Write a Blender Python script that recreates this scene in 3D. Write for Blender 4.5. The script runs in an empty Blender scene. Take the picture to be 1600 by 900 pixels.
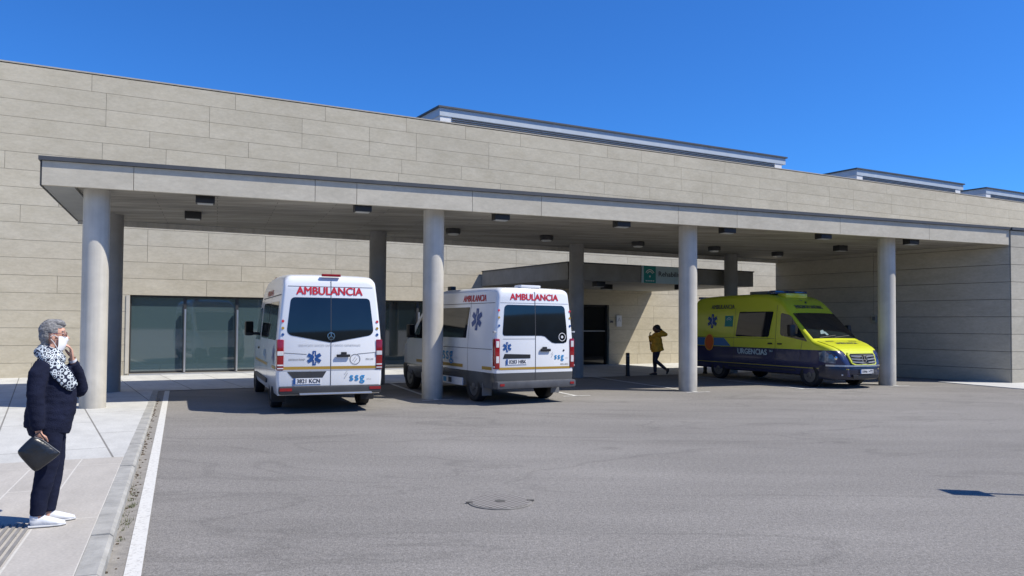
import bpy, bmesh, math, random
from mathutils import Vector, Matrix, noise
R = math.radians
random.seed(7)
scene = bpy.context.scene
COL = scene.collection

# ------------------------------------------------------------------ helpers
def tag(o, label=None, cat=None, group=None, kind=None):
    if label: o['label'] = label
    if cat: o['category'] = cat
    if group: o['group'] = group
    if kind: o['kind'] = kind
    return o

def empty(name, loc=(0, 0, 0), rz=0.0):
    o = bpy.data.objects.new(name, None)
    o.empty_display_size = .2
    COL.objects.link(o)
    o.location = loc
    o.rotation_euler = (0, 0, rz)
    return o

def copy_tree(o, parent=None):
    c = o.copy(); COL.objects.link(c); c.parent = parent
    for ch in [x for x in bpy.data.objects if x.parent == o]:
        copy_tree(ch, c)
    return c

class MB:
    """collects geometry for ONE mesh object"""
    def __init__(s): s.bm = bmesh.new(); s.mi = 0
    def v(s, p): return s.bm.verts.new(p)
    def f(s, vs, mi=None):
        try:
            f = s.bm.faces.new(vs); f.material_index = s.mi if mi is None else mi; return f
        except ValueError: return None
    def quad(s, a, b, c, d, mi=None): return s.f([s.v(p) for p in (a, b, c, d)], mi)
    def box(s, c, size, rz=0, mi=None, M=None, bevel=0):
        x, y, z = [k / 2 for k in size]
        m = Matrix.Translation(c) @ (M if M is not None else Matrix.Rotation(rz, 4, 'Z'))
        vs = [s.v(m @ Vector((i * x, j * y, k * z))) for i in (-1, 1) for j in (-1, 1) for k in (-1, 1)]
        fs = [s.f([vs[i] for i in q], mi) for q in ((0, 1, 3, 2), (4, 6, 7, 5), (0, 4, 5, 1), (2, 3, 7, 6), (0, 2, 6, 4), (1, 5, 7, 3))]
        if bevel:
            es = list({e for f in fs for e in f.edges})
            bmesh.ops.bevel(s.bm, geom=es, offset=bevel, segments=2, profile=.6, affect='EDGES')
        return fs
    def prism(s, pts, z0, z1, mi=None):
        a = [s.v((p[0], p[1], z0)) for p in pts]; b = [s.v((p[0], p[1], z1)) for p in pts]
        n = len(pts)
        s.f(a[::-1], mi); s.f(b, mi)
        for i in range(n): s.f([a[i], a[(i + 1) % n], b[(i + 1) % n], b[i]], mi)
    def extr(s, pts3, vec, mi=None):
        a = [s.v(p) for p in pts3]; b = [s.v(Vector(p) + Vector(vec)) for p in pts3]
        n = len(a)
        s.f(a[::-1], mi); s.f(b, mi)
        for i in range(n): s.f([a[i], a[(i + 1) % n], b[(i + 1) % n], b[i]], mi)
    def lathe(s, prof, M=None, seg=32, mi=None, cap=True):
        M = M or Matrix.Identity(4)
        rings = []
        for (r, z) in prof:
            rings.append([s.v(M @ Vector((r * math.cos(2 * math.pi * i / seg), r * math.sin(2 * math.pi * i / seg), z))) for i in range(seg)])
        for a, b in zip(rings, rings[1:]):
            for i in range(seg): s.f([a[i], a[(i + 1) % seg], b[(i + 1) % seg], b[i]], mi)
        if cap: s.f(rings[0][::-1], mi); s.f(rings[-1], mi)
    def tube(s, pts, rad, seg=14, up=(0, 0, 1), mi=None, cap=True):
        """rings along pts; rad entries are r or (ra, rb): ra along 'side', rb along the other axis"""
        pts = [Vector(p) for p in pts]; rings = []
        prev = None
        for i, p in enumerate(pts):
            t = (pts[min(i + 1, len(pts) - 1)] - pts[max(i - 1, 0)]).normalized()
            u = Vector(up) if prev is None else prev
            a = u - t * u.dot(t)
            if a.length < 1e-3: a = Vector((1, 0, 0)) - t * t.x
            a.normalize(); b = t.cross(a); prev = a
            r = rad[i] if isinstance(rad, (list, tuple)) else rad
            ra, rb = r if isinstance(r, (list, tuple)) else (r, r)
            rings.append([s.v(p + a * ra * math.cos(2 * math.pi * k / seg) + b * rb * math.sin(2 * math.pi * k / seg)) for k in range(seg)])
        for q, w in zip(rings, rings[1:]):
            for k in range(seg): s.f([q[k], q[(k + 1) % seg], w[(k + 1) % seg], w[k]], mi)
        if cap: s.f(rings[0][::-1], mi); s.f(rings[-1], mi)
    def ball(s, c, r, seg=16, M=None, mi=None):
        r = r if isinstance(r, (list, tuple)) else (r, r, r)
        m = Matrix.Translation(c) @ (M or Matrix.Identity(4)) @ Matrix.Diagonal((r[0], r[1], r[2], 1))
        g = bmesh.ops.create_uvsphere(s.bm, u_segments=seg, v_segments=max(8, seg // 2 + 2), radius=1, matrix=m)
        if mi is not None or s.mi:
            for v in g['verts']:
                for f in v.link_faces: f.material_index = s.mi if mi is None else mi
    def build(s, name, mats, parent=None, smooth=None, recalc=True):
        if recalc: bmesh.ops.recalc_face_normals(s.bm, faces=s.bm.faces)
        me = bpy.data.meshes.new(name); s.bm.to_mesh(me); s.bm.free()
        for m in (mats if isinstance(mats, (list, tuple)) else [mats]): me.materials.append(m)
        if smooth is not None:
            for p in me.polygons: p.use_smooth = True
            me.set_sharp_from_angle(angle=R(smooth))
        o = bpy.data.objects.new(name, me); COL.objects.link(o)
        o.parent = parent
        return o

def evald(o, mods):
    """apply modifiers without ops"""
    pass
    bpy.context.view_layer.update()
    dg = bpy.context.evaluated_depsgraph_get()
    me = bpy.data.meshes.new_from_object(o.evaluated_get(dg))
    old = o.data; o.modifiers.clear(); o.data = me; me.name = old.name
    return o

def remesh(o, vox, smooth=4, disp=None):
    m = o.modifiers.new('r', 'REMESH'); m.mode = 'VOXEL'; m.voxel_size = vox; m.use_smooth_shade = True
    if smooth:
        k = o.modifiers.new('s', 'SMOOTH'); k.iterations = smooth; k.factor = .5
    mats = list(o.data.materials)
    evald(o, None)
    o.data.materials.clear()
    for q in mats: o.data.materials.append(q)
    for p in o.data.polygons: p.use_smooth = True
    if disp:
        for v in o.data.vertices:
            v.co += v.normal * disp(v.co)
    return o

# ------------------------------------------------------------------ materials
def mat(name, col, rough=.6, metal=0., var=0., vscale=3., bump=0., bscale=40., spec=.5, coat=0., coords='Object', emit=None, alpha=None, tint=None, trans=0):
    m = bpy.data.materials.new(name); m.use_nodes = True
    nt = m.node_tree; N = nt.nodes; L = nt.links; b = N['Principled BSDF']
    b.inputs['Base Color'].default_value = (*col, 1); b.inputs['Roughness'].default_value = rough
    b.inputs['Metallic'].default_value = metal; b.inputs['Specular IOR Level'].default_value = spec
    b.inputs['Coat Weight'].default_value = coat; b.inputs['Coat Roughness'].default_value = .05
    if trans: b.inputs['Transmission Weight'].default_value = trans
    tc = N.new('ShaderNodeTexCoord')
    if var:
        n1 = N.new('ShaderNodeTexNoise'); n1.inputs['Scale'].default_value = vscale; n1.inputs['Detail'].default_value = 6; n1.inputs['Roughness'].default_value = .6
        L.new(tc.outputs[coords], n1.inputs['Vector'])
        mr = N.new('ShaderNodeMapRange'); mr.inputs[1].default_value = .3; mr.inputs[2].default_value = .7
        mr.inputs[3].default_value = 1 - var; mr.inputs[4].default_value = 1 + var
        L.new(n1.outputs['Fac'], mr.inputs[0])
        vm = N.new('ShaderNodeVectorMath'); vm.operation = 'SCALE'; vm.inputs[0].default_value = col
        L.new(mr.outputs[0], vm.inputs['Scale']); L.new(vm.outputs[0], b.inputs['Base Color'])
    if bump:
        n2 = N.new('ShaderNodeTexNoise'); n2.inputs['Scale'].default_value = bscale; n2.inputs['Detail'].default_value = 4
        L.new(tc.outputs[coords], n2.inputs['Vector'])
        bp = N.new('ShaderNodeBump'); bp.inputs['Strength'].default_value = bump; bp.inputs['Distance'].default_value = .01
        L.new(n2.outputs['Fac'], bp.inputs['Height']); L.new(bp.outputs[0], b.inputs['Normal'])
    if emit:
        b.inputs['Emission Color'].default_value = (*emit[0], 1); b.inputs['Emission Strength'].default_value = emit[1]
    return m

def nodes(m): return m.node_tree.nodes, m.node_tree.links, m.node_tree.nodes['Principled BSDF']

def mixmul(N, L, a, b, fac=1.0, mode='MULTIPLY'):
    x = N.new('ShaderNodeMix'); x.data_type = 'RGBA'; x.blend_type = mode; x.inputs[0].default_value = fac
    if hasattr(a, 'links'): L.new(a, x.inputs[6])
    else: x.inputs[6].default_value = a
    if hasattr(b, 'links'): L.new(b, x.inputs[7])
    else: x.inputs[7].default_value = b
    return x

def stone_mat(name, c1, c2, warm=.0):
    """limestone panels: per panel tone from the face attribute + horizontal veining"""
    m = bpy.data.materials.new(name); m.use_nodes = True; N, L, b = nodes(m)
    at = N.new('ShaderNodeAttribute'); at.attribute_name = 'tone'
    uv = N.new('ShaderNodeUVMap')
    mp = N.new('ShaderNodeMapping'); mp.inputs['Scale'].default_value = (.7, 1.5, 1)
    L.new(uv.outputs[0], mp.inputs[0])
    # offset texture per panel
    ad = N.new('ShaderNodeVectorMath'); ad.operation = 'MULTIPLY_ADD'; ad.inputs[1].default_value = (1, 1, 1)
    sc = N.new('ShaderNodeVectorMath'); sc.operation = 'SCALE'; sc.inputs['Scale'].default_value = 60
    L.new(at.outputs['Vector'], sc.inputs[0])
    L.new(mp.outputs[0], ad.inputs[0]); L.new(sc.outputs[0], ad.inputs[2])
    n1 = N.new('ShaderNodeTexNoise'); n1.inputs['Scale'].default_value = 2.2; n1.inputs['Detail'].default_value = 8; n1.inputs['Roughness'].default_value = .65
    L.new(ad.outputs[0], n1.inputs['Vector'])
    n2 = N.new('ShaderNodeTexNoise'); n2.inputs['Scale'].default_value = 10; n2.inputs['Detail'].default_value = 8; n2.inputs['Roughness'].default_value = .75
    L.new(ad.outputs[0], n2.inputs['Vector'])
    r = N.new('ShaderNodeValToRGB'); r.color_ramp.elements[0].color = (*c1, 1); r.color_ramp.elements[1].color = (*c2, 1)
    r.color_ramp.elements[0].position = .3; r.color_ramp.elements[1].position = .7
    L.new(n1.outputs['Fac'], r.inputs[0])
    m2 = N.new('ShaderNodeMapRange'); m2.inputs[1].default_value = .3; m2.inputs[2].default_value = .75; m2.inputs[3].default_value = .86; m2.inputs[4].default_value = 1.08
    L.new(n2.outputs['Fac'], m2.inputs[0])
    x = mixmul(N, L, r.outputs[0], m2.outputs[0])
    # tone
    sep = N.new('ShaderNodeSeparateColor'); L.new(at.outputs['Color'], sep.inputs[0])
    m3 = N.new('ShaderNodeMapRange'); m3.inputs[3].default_value = .97; m3.inputs[4].default_value = 1.02
    L.new(sep.outputs[0], m3.inputs[0])
    y = mixmul(N, L, x.outputs[2], m3.outputs[0])
    # large soft weather stains
    g = N.new('ShaderNodeTexNoise'); g.inputs['Scale'].default_value = .28; g.inputs['Detail'].default_value = 5
    L.new(uv.outputs[0], g.inputs['Vector'])
    m4 = N.new('ShaderNodeMapRange'); m4.inputs[1].default_value = .3; m4.inputs[2].default_value = .7; m4.inputs[3].default_value = .93; m4.inputs[4].default_value = 1.05
    L.new(g.outputs['Fac'], m4.inputs[0])
    z = mixmul(N, L, y.outputs[2], m4.outputs[0])
    L.new(z.outputs[2], b.inputs['Base Color'])
    b.inputs['Roughness'].default_value = .85; b.inputs['Specular IOR Level'].default_value = .25
    bp = N.new('ShaderNodeBump'); bp.inputs['Strength'].default_value = .25; bp.inputs['Distance'].default_value = .006
    L.new(n2.outputs['Fac'], bp.inputs['Height']); L.new(bp.outputs[0], b.inputs['Normal'])
    return m

M = {}
M['stone'] = stone_mat('limestone', (.50, .448, .335), (.59, .535, .415))
M['stone2'] = stone_mat('grey_limestone', (.42, .39, .315), (.50, .465, .38))
M['stone3'] = stone_mat('fascia_limestone', (.51, .47, .375), (.60, .555, .45))
M['joint'] = mat('joint_dark', (.24, .215, .165), .9)
M['jointg'] = mat('joint_grey', (.16, .155, .14), .9)
M['coping'] = mat('zinc_coping', (.075, .08, .085), .55, .2, var=.1)
M['column'] = mat('painted_concrete', (.52, .495, .435), .7, var=.10, vscale=2.2, bump=.15, bscale=30)
def grime(m, z0=.0, z1=.55):
    N, L, b = nodes(m); src = b.inputs['Base Color'].links[0].from_socket
    tc = N.new('ShaderNodeTexCoord'); sp = N.new('ShaderNodeSeparateXYZ'); L.new(tc.outputs['Object'], sp.inputs[0])
    n = N.new('ShaderNodeTexNoise'); n.inputs['Scale'].default_value = 5; n.inputs['Detail'].default_value = 6; L.new(tc.outputs['Object'], n.inputs['Vector'])
    ad = N.new('ShaderNodeMath'); ad.operation = 'MULTIPLY_ADD'; L.new(n.outputs['Fac'], ad.inputs[0]); ad.inputs[1].default_value = -.9; L.new(sp.outputs[2], ad.inputs[2])
    mr = N.new('ShaderNodeMapRange'); mr.inputs[1].default_value = -.5; mr.inputs[2].default_value = .15; mr.inputs[3].default_value = .72; mr.inputs[4].default_value = 1; L.new(ad.outputs[0], mr.inputs[0])
    # rain streaks
    mp = N.new('ShaderNodeMapping'); mp.inputs['Scale'].default_value = (7, 7, .25); L.new(tc.outputs['Object'], mp.inputs[0])
    n2 = N.new('ShaderNodeTexNoise'); n2.inputs['Scale'].default_value = 1.5; n2.inputs['Detail'].default_value = 5; L.new(mp.outputs[0], n2.inputs['Vector'])
    m2 = N.new('ShaderNodeMapRange'); m2.inputs[1].default_value = .35; m2.inputs[2].default_value = .65; m2.inputs[3].default_value = .9; m2.inputs[4].default_value = 1.04; L.new(n2.outputs['Fac'], m2.inputs[0])
    x = mixmul(N, L, src, mr.outputs[0]); x = mixmul(N, L, x.outputs[2], m2.outputs[0]); L.new(x.outputs[2], b.inputs['Base Color'])
grime(M['column'])
M['soffit'] = None
M['black'] = mat('black_plastic', (.012, .012, .013), .5, var=.2, vscale=6)
M['dgrey'] = mat('dark_grey_plastic', (.035, .037, .04), .55, var=.15, vscale=5)
M['mgrey'] = mat('mid_grey', (.16, .165, .17), .5, var=.1)
M['alu'] = mat('aluminium', (.55, .56, .57), .35, .8, var=.06)
M['whitem'] = mat('white_render', (.74, .74, .72), .7, var=.06)
M['bluegrey'] = mat('pale_blue_metal', (.46, .51, .55), .5, .1, var=.06)
M['lens'] = mat('lamp_lens', (.5, .5, .47), .3)
M['rubber'] = mat('rubber', (.016, .016, .017), .8, var=.2, vscale=12)
M['rim'] = mat('steel_rim', (.15, .153, .158), .4, .6, var=.1)
M['glassdark'] = mat('tinted_glass', (.006, .009, .014), .04, spec=.7, var=.3, vscale=1.5)
M['glassws'] = mat('windscreen_glass', (.010, .016, .018), .04, spec=.8, var=.3, vscale=2)
M['chrome'] = mat('chrome', (.75, .76, .78), .12, 1)
M['red'] = mat('red_lettering', (.52, .02, .03), .4)
M['redl'] = mat('red_lens', (.25, .006, .010), .15, coat=.6, var=.2, vscale=20)
M['whitel'] = mat('clear_lens', (.62, .62, .62), .15, coat=.6, var=.15, vscale=30)
M['blue'] = mat('blue_mark', (.015, .07, .24), .4)
M['cyan'] = mat('cyan_lettering', (.03, .27, .55), .4)
M['greytext'] = mat('grey_lettering', (.42, .43, .45), .4)
M['darktext'] = mat('dark_lettering', (.05, .055, .07), .4)
M['gold'] = mat('gold_stripe', (.38, .235, .035), .4)
M['white'] = mat('white_plate', (.72, .73, .74), .4, var=.04)
M['amber'] = mat('amber', (.75, .35, .03), .3)
M['orange'] = mat('orange_disc', (.62, .10, .015), .4, var=.1)
M['teal'] = mat('teal_board', (.01, .24, .22), .45)
M['paleboard'] = mat('pale_board', (.44, .58, .62), .45)
M['seam'] = mat('panel_seam', (.05, .05, .055), .7)
M['bluelamp'] = mat('blue_lamp', (.01, .03, .11), .12, coat=.8)

def paint(name, bands, rough=.25, dirt=.06):
    """bands: [(z_from, colour)...] painted livery by height in the vehicle's own coordinates"""
    m = bpy.data.materials.new(name); m.use_nodes = True; N, L, b = nodes(m)
    tc = N.new('ShaderNodeTexCoord'); sp = N.new('ShaderNodeSeparateXYZ'); L.new(tc.outputs['Object'], sp.inputs[0])
    mr = N.new('ShaderNodeMapRange'); mr.inputs[1].default_value = 0; mr.inputs[2].default_value = 3; L.new(sp.outputs[2], mr.inputs[0])
    r = N.new('ShaderNodeValToRGB'); cr = r.color_ramp; cr.interpolation = 'CONSTANT'
    cr.elements[0].position = 0; cr.elements[0].color = (*bands[0][1], 1)
    cr.elements[1].position = bands[1][0] / 3 if len(bands) > 1 else .999; cr.elements[1].color = (*(bands[1][1] if len(bands) > 1 else bands[0][1]), 1)
    for z, c in bands[2:]:
        e = cr.elements.new(z / 3); e.color = (*c, 1)
    L.new(mr.outputs[0], r.inputs[0])
    n = N.new('ShaderNodeTexNoise'); n.inputs['Scale'].default_value = 1.6; n.inputs['Detail'].default_value = 7; L.new(tc.outputs['Object'], n.inputs['Vector'])
    # road dirt rising from the sills
    dz = N.new('ShaderNodeMapRange'); dz.inputs[1].default_value = .35; dz.inputs[2].default_value = 1.1; dz.inputs[3].default_value = .28; dz.inputs[4].default_value = dirt
    L.new(sp.outputs[2], dz.inputs[0])
    mu = N.new('ShaderNodeMath'); mu.operation = 'MULTIPLY'; L.new(n.outputs['Fac'], mu.inputs[0]); L.new(dz.outputs[0], mu.inputs[1])
    x = N.new('ShaderNodeMix'); x.data_type = 'RGBA'; L.new(mu.outputs[0], x.inputs[0]); L.new(r.outputs[0], x.inputs[6]); x.inputs[7].default_value = (.20, .18, .15, 1)
    L.new(x.outputs[2], b.inputs['Base Color'])
    b.inputs['Roughness'].default_value = rough; b.inputs['Coat Weight'].default_value = .5; b.inputs['Coat Roughness'].default_value = .08
    nb = N.new('ShaderNodeTexNoise'); nb.inputs['Scale'].default_value = 1.3; L.new(tc.outputs['Object'], nb.inputs['Vector'])
    bp = N.new('ShaderNodeBump'); bp.inputs['Strength'].default_value = .12; bp.inputs['Distance'].default_value = .02
    L.new(nb.outputs['Fac'], bp.inputs['Height']); L.new(bp.outputs[0], b.inputs['Normal'])
    return m

# ------------------------------------------------------------------ site frames
w = Vector((.8846, .4664, 0)); wn = Vector((.4664, -.8846, 0))        # main wall direction / outward normal
W0 = Vector((-14.95, 22.4, 0))
u = Vector((.933, .360, 0)); un = Vector((.36, -.933, 0))              # canopy front direction / towards the road
F0 = Vector((-8.69, 14.09, 0)); F1 = F0 + u * 25.51
B0 = Vector((-10.9, 19.2, 0)); B1 = Vector((10.25, 29.8, 0))
e = Vector((-.524, .852, 0))                                           # direction of the skewed building ends
kd = Vector((-.396, .918, 0))                                          # kerb direction (away from camera)
WH = 9.33

# ------------------------------------------------------------------ panel walls
def panel_wall(name, p0, d, nrm, t0, t1, z0, z1, h, mats, parent, opens=(), joints='random', lens=(1.8, 2.4, 3.0, 4.2), gap=.009, phase=0., thick=.03, seed=1, vert=True, back=True):
    rnd = random.Random(seed)
    bm = bmesh.new(); uvl = bm.loops.layers.uv.new('UVMap'); cl = bm.loops.layers.color.new('tone')
    p0 = Vector(p0); d = Vector(d); nrm = Vector(nrm)
    def rect(a, b, c, e_, tone):
        if b - a < .03 or e_ - c < .03: return
        g = gap / 2
        a += g; b -= g; c += g; e_ -= g
        P = lambda t, z, o: p0 + d * t + nrm * o + Vector((0, 0, z))
        fr = [P(a, c, thick), P(b, c, thick), P(b, e_, thick), P(a, e_, thick)]
        bk = [P(a, c, 0), P(b, c, 0), P(b, e_, 0), P(a, e_, 0)]
        fv = [bm.verts.new(q) for q in fr]; bv = [bm.verts.new(q) for q in bk]
        co = [(a, c), (b, c), (b, e_), (a, e_)]
        fs = [(fv, co)]
        for i in range(4):
            j = (i + 1) % 4
            fs.append(([bv[i], bv[j], fv[j], fv[i]], [co[i], co[j], co[j], co[i]]))
        for vs, cs in fs:
            f = bm.faces.new(vs)
            for lp, q in zip(f.loops, cs):
                lp[uvl].uv = q; lp[cl] = (tone, rnd.random() * 0 + tone * .37, tone * .71, 1)
    zz = z0 + phase
    rows = []
    while zz < z1 - 1e-4:
        a = max(zz, z0); b = min(zz + h, z1)
        if b > a + .02: rows.append((a, b))
        zz += h
    prev = None
    for ri, (a, b) in enumerate(rows):
        if not vert: cuts = [t0, t1]
        elif isinstance(joints, (list, tuple)): cuts = [t0] + [q for q in joints if t0 < q < t1] + [t1]
        elif prev and rnd.random() < .5: cuts = prev
        else:
            cuts = [t0]; t = t0 + rnd.choice(lens) * rnd.random() + .4
            while t < t1 - .4: cuts.append(t); t += rnd.choice(lens)
            cuts.append(t1)
        prev = cuts
        for c0, c1 in zip(cuts, cuts[1:]):
            segs = [(c0, c1, a, b)]
            for (o0, o1, oz0, oz1) in opens:
                ns = []
                for s in segs:
                    if s[1] <= o0 or s[0] >= o1 or s[3] <= oz0 or s[2] >= oz1: ns.append(s); continue
                    if s[0] < o0: ns.append((s[0], o0, s[2], s[3]))
                    if s[1] > o1: ns.append((o1, s[1], s[2], s[3]))
                    m0, m1 = max(s[0], o0), min(s[1], o1)
                    if s[2] < oz0: ns.append((m0, m1, s[2], oz0))
                    if s[3] > oz1: ns.append((m0, m1, oz1, s[3]))
                segs = ns
            tone = rnd.random()
            if rnd.random() < .03: tone = 1.5
            for s in segs: rect(*s, tone)
    me = bpy.data.meshes.new(name); bm.to_mesh(me); bm.free(); me.materials.append(mats)
    o = bpy.data.objects.new(name, me); COL.objects.link(o); o.parent = parent
    return o

def slab_wall(mb, p0, d, nrm, t0, t1, z0, z1, depth, opens=()):
    """backing wall with real openings: vertical strips"""
    p0 = Vector(p0); d = Vector(d); nrm = Vector(nrm)
    ang = math.atan2(d.y, d.x)
    ts = sorted({t0, t1} | {o[0] for o in opens} | {o[1] for o in opens})
    for a, b in zip(ts, ts[1:]):
        mid = (a + b) / 2; zs = [(z0, z1)]
        for o in opens:
            if o[0] < mid < o[1]:
                nz = []
                for (q, r) in zs:
                    if q < o[2]: nz.append((q, o[2]))
                    if r > o[3]: nz.append((o[3], r))
                zs = nz
        for (q, r) in zs:
            c = p0 + d * mid - nrm * depth / 2
            mb.box((c.x, c.y, (q + r) / 2), (b - a, depth, r - q), rz=ang)

# ================================================================== MAIN BUILDING
hosp = empty('hospital_building', W0)
tag(hosp, 'long two-storey hospital block clad in beige limestone panels behind the canopy', 'building')
def local(o, root):                      # keep world coordinates while parented
    o.matrix_parent_inverse = Matrix.Translation(-Vector(root.location)) if root.rotation_euler.z == 0 else root.matrix_basis.inverted()
    return o
WIN = (3.41, 14.6, .06, 2.52); DOOR = (18.3, 21.54, 0.0, 2.52)
op = [WIN, DOOR]
local(panel_wall('stone_cladding', W0 - wn * .03, w, wn, -12, 75, 0, WH - .03, .52, M['stone'], hosp, op, phase=-.08, seed=5), hosp)
mb = MB(); slab_wall(mb, W0 - wn * .03, w, wn, -12, 75, 0, WH - .06, .4, op)
local(mb.build('wall', M['joint'], hosp), hosp)
mb = MB()
c = W0 + w * 31.5 - wn * .2
mb.box((c.x, c.y, WH), (87.1, .405, .04), rz=math.atan2(w.y, w.x))
local(mb.build('parapet_coping', mat('stone_coping', (.40, .37, .31), .7, var=.1), hosp), hosp)
mb = MB(); c = W0 + w * 31.5 - wn * 9.6
mb.box((c.x, c.y, 8.6), (86.5, 18.2, .2), rz=math.atan2(w.y, w.x))
mb2 = MB()
local(mb.build('roof', mat('roof_gravel', (.25, .24, .22), .95, var=.2), hosp), hosp)
# interior shell behind glazing so that it reads as a room
mb = MB()
for (a, b, zt) in ((WIN[0] - .3, WIN[1] + .3, 3.0), (DOOR[0] - .3, DOOR[1] + .3, 3.0)):
    for t in (a, b):
        c = W0 + w * t - wn * 3.2; mb.box((c.x, c.y, zt / 2), (.1, 5.5, zt), rz=math.atan2(w.y, w.x))
    c = W0 + w * (a + b) / 2 - wn * 5.9; mb.box((c.x, c.y, zt / 2), (b - a, .1, zt), rz=math.atan2(w.y, w.x))
    c = W0 + w * (a + b) / 2 - wn * 3.2; mb.box((c.x, c.y, zt + .05), (b - a, 5.4, .1), rz=math.atan2(w.y, w.x))
local(mb.build('interior_wall', mat('interior', (.30, .31, .30), .8, var=.1), hosp), hosp)

def wall_pt(t, z, off=0): 
    p = W0 + w * t + wn * off; return Vector((p.x, p.y, z))
# glazing: seven bays
glassm = bpy.data.materials.new('teal_window_glass'); glassm.use_nodes = True
N, L, b = nodes(glassm)
b.inputs['Base Color'].default_value = (.078, .128, .142, 1); b.inputs['IOR'].default_value = 1.9; b.inputs['Roughness'].default_value = .03; b.inputs['Specular IOR Level'].default_value = .9
tr = N.new('ShaderNodeBsdfTransparent'); tr.inputs[0].default_value = (.30, .46, .48, 1)
mx = N.new('ShaderNodeMixShader'); mx.inputs[0].default_value = .78
out = N['Material Output']; L.new(tr.outputs[0], mx.inputs[1]); L.new(b.outputs[0], mx.inputs[2]); L.new(mx.outputs[0], out.inputs[0])
M['glazing'] = glassm
glass2 = glassm.copy(); glass2.name = 'darker_window_glass'; glass2.node_tree.nodes['Principled BSDF'].inputs['Base Color'].default_value = (.010, .018, .024, 1)  # same glass with a darker base colour, for the right-hand bays
M['glazing2'] = glass2
nb = 7; bw = (WIN[1] - WIN[0]) / nb; wa = math.atan2(w.y, w.x)
for i in range(nb):
    t0 = WIN[0] + i * bw
    fr = MB()
    for tt, ww in ((t0 + .022, .044), (t0 + bw - .022, .044)):
        c = wall_pt(tt, (WIN[2] + WIN[3]) / 2, -.16); fr.box(c, (ww, .07, WIN[3] - WIN[2] - .004), rz=wa)
    for zz, hh in ((WIN[2] + .03, .055), (WIN[3] - .03, .055)):
        c = wall_pt(t0 + bw / 2, zz, -.16); fr.box(c, (bw - .092, .066, hh), rz=wa)
    f = local(fr.build('window', M['dgrey'], hosp), hosp)
    g = MB(); c = wall_pt(t0 + bw / 2, (WIN[2] + WIN[3]) / 2, -.17); g.box(c, (bw - .09, .016, WIN[3] - WIN[2] - .12), rz=wa)
    g = g.build('pane', M['glazing'] if i < 4 else M['glazing2'], f)
    # bright vertical glass fin between bays, and the roller shade box
    if i:
        k = MB(); c = wall_pt(t0, 1.09, -.02); k.box(c, (.05, .09, 2.02), rz=wa)
        k = k.build('glazing_fin', M['alu'], f)
    k = MB(); c = wall_pt(t0 + bw / 2, 2.22, -.55); k.box(c, (bw - .1, .03, .5), rz=wa)
    k = k.build('roller_blind', mat('blind', (.10, .13, .15), .8), f)
k = MB(); c = wall_pt((WIN[0] + WIN[1]) / 2, .03, -.06); k.box(c, (WIN[1] - WIN[0] - .01, .2, .05), rz=wa)
local(k.build('window_sill', M['alu'], hosp), hosp)
k = MB()
for tt in (WIN[0] - .06,):
    c = wall_pt(tt, 1.29, .012); k.box(c, (.10, .03, 2.45), rz=wa)
local(k.build('window_jamb', mat('pale_jamb', (.52, .49, .42), .8, var=.06), hosp), hosp)
# entrance door
fr = MB(); dc = (DOOR[0] + DOOR[1]) / 2
for tt in (DOOR[0] + .04, dc, DOOR[1] - .04):
    c = wall_pt(tt, 1.26, -.2); fr.box(c, (.08, .08, 2.51), rz=wa)
c = wall_pt(dc, 2.47, -.2); fr.box(c, (DOOR[1] - DOOR[0] - .17, .076, .09), rz=wa)
dr = local(fr.build('door', M['black'], hosp), hosp)
g = MB()
for s in (-1, 1):
    c = wall_pt(dc + s * .8, 1.23, -.21); g.box(c, (1.5, .02, 2.4), rz=wa)
g = g.build('door_glass', mat('dark_door_glass', (.010, .011, .010), .06, spec=.5), dr)
g = MB()
for s in (-1, 1):
    c = wall_pt(dc + s * .8, 1.42, -.17); g.box(c, (1.45, .03, .035), rz=wa)
g = g.build('door_rail', M['alu'], dr)

# roof lanterns (clerestories)
def lantern(t0, t1, label, tf=None):
    base = W0 + w * t0 - wn * 1.5
    root = empty('roof_lantern', (base.x, base.y, 8.7)); tag(root, label, 'roof lantern', 'clerestory lanterns on the hospital roof')
    P = lambda t, s, z: (W0 + w * t - wn * 1.5 + e * s + Vector((0, 0, z)))
    D = 5.
    mbx = MB()
    q = [P(t0, 0, 0), P(t1, 0, 0), P(t1, D, 0), P(t0, D, 0)]
    mbx.prism([(p.x, p.y) for p in q], 8.7, 9.99)
    local(mbx.build('wall', M['whitem'], root), root)
    mbx = MB(); q = [P(t0 - .03, 0, 0) + wn * .03, P(t1 + .25, 0, 0) + wn * .03, P(t1 + .25, D, 0), P(t0 - .03, D, 0)]
    mbx.prism([(p.x, p.y) for p in q], 9.99, 10.31)
    local(mbx.build('fascia', M['bluegrey'], root), root)
    mbx = MB(); q = [P(t0 - .1, 0, 0) + wn * .1, P(t1 + .33, 0, 0) + wn * .1, P(t1 + .33, D, 0), P(t0 - .1, D, 0)]
    mbx.prism([(p.x, p.y) for p in q], 10.31, 10.38)
    local(mbx.build('coping', M['coping'], root), root)
    lm = MB(); ang = wa
    for k_ in range(3):
        z = 9.945 - k_ * .075
        c = P((t0 + t1) / 2, 0, z) + wn * .012
        lm.box(c, (t1 - t0 - 1.0, .03, .036), rz=ang)
    local(lm.build('louvre', M['black'], root), root)
    return root
lantern(14.39, 33.3, 'long roof lantern with louvred strip, nearest and longest above the parapet')
lantern(39.02, 48.3, 'middle roof lantern with louvred strip above the right end of parapet')
lantern(50.9, 61.0, 'farthest roof lantern, cut off by the right picture edge')

# ================================================================== SERVICE WING at the right
wing = empty('service_wing', F1)
tag(wing, 'low grey stone block whose shaded side wall closes the canopy bay', 'building')
sd = (B1 - F1); sl = sd.length; sdn = sd.normalized(); snn = Vector((-sdn.y, sdn.x, 0))
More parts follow.
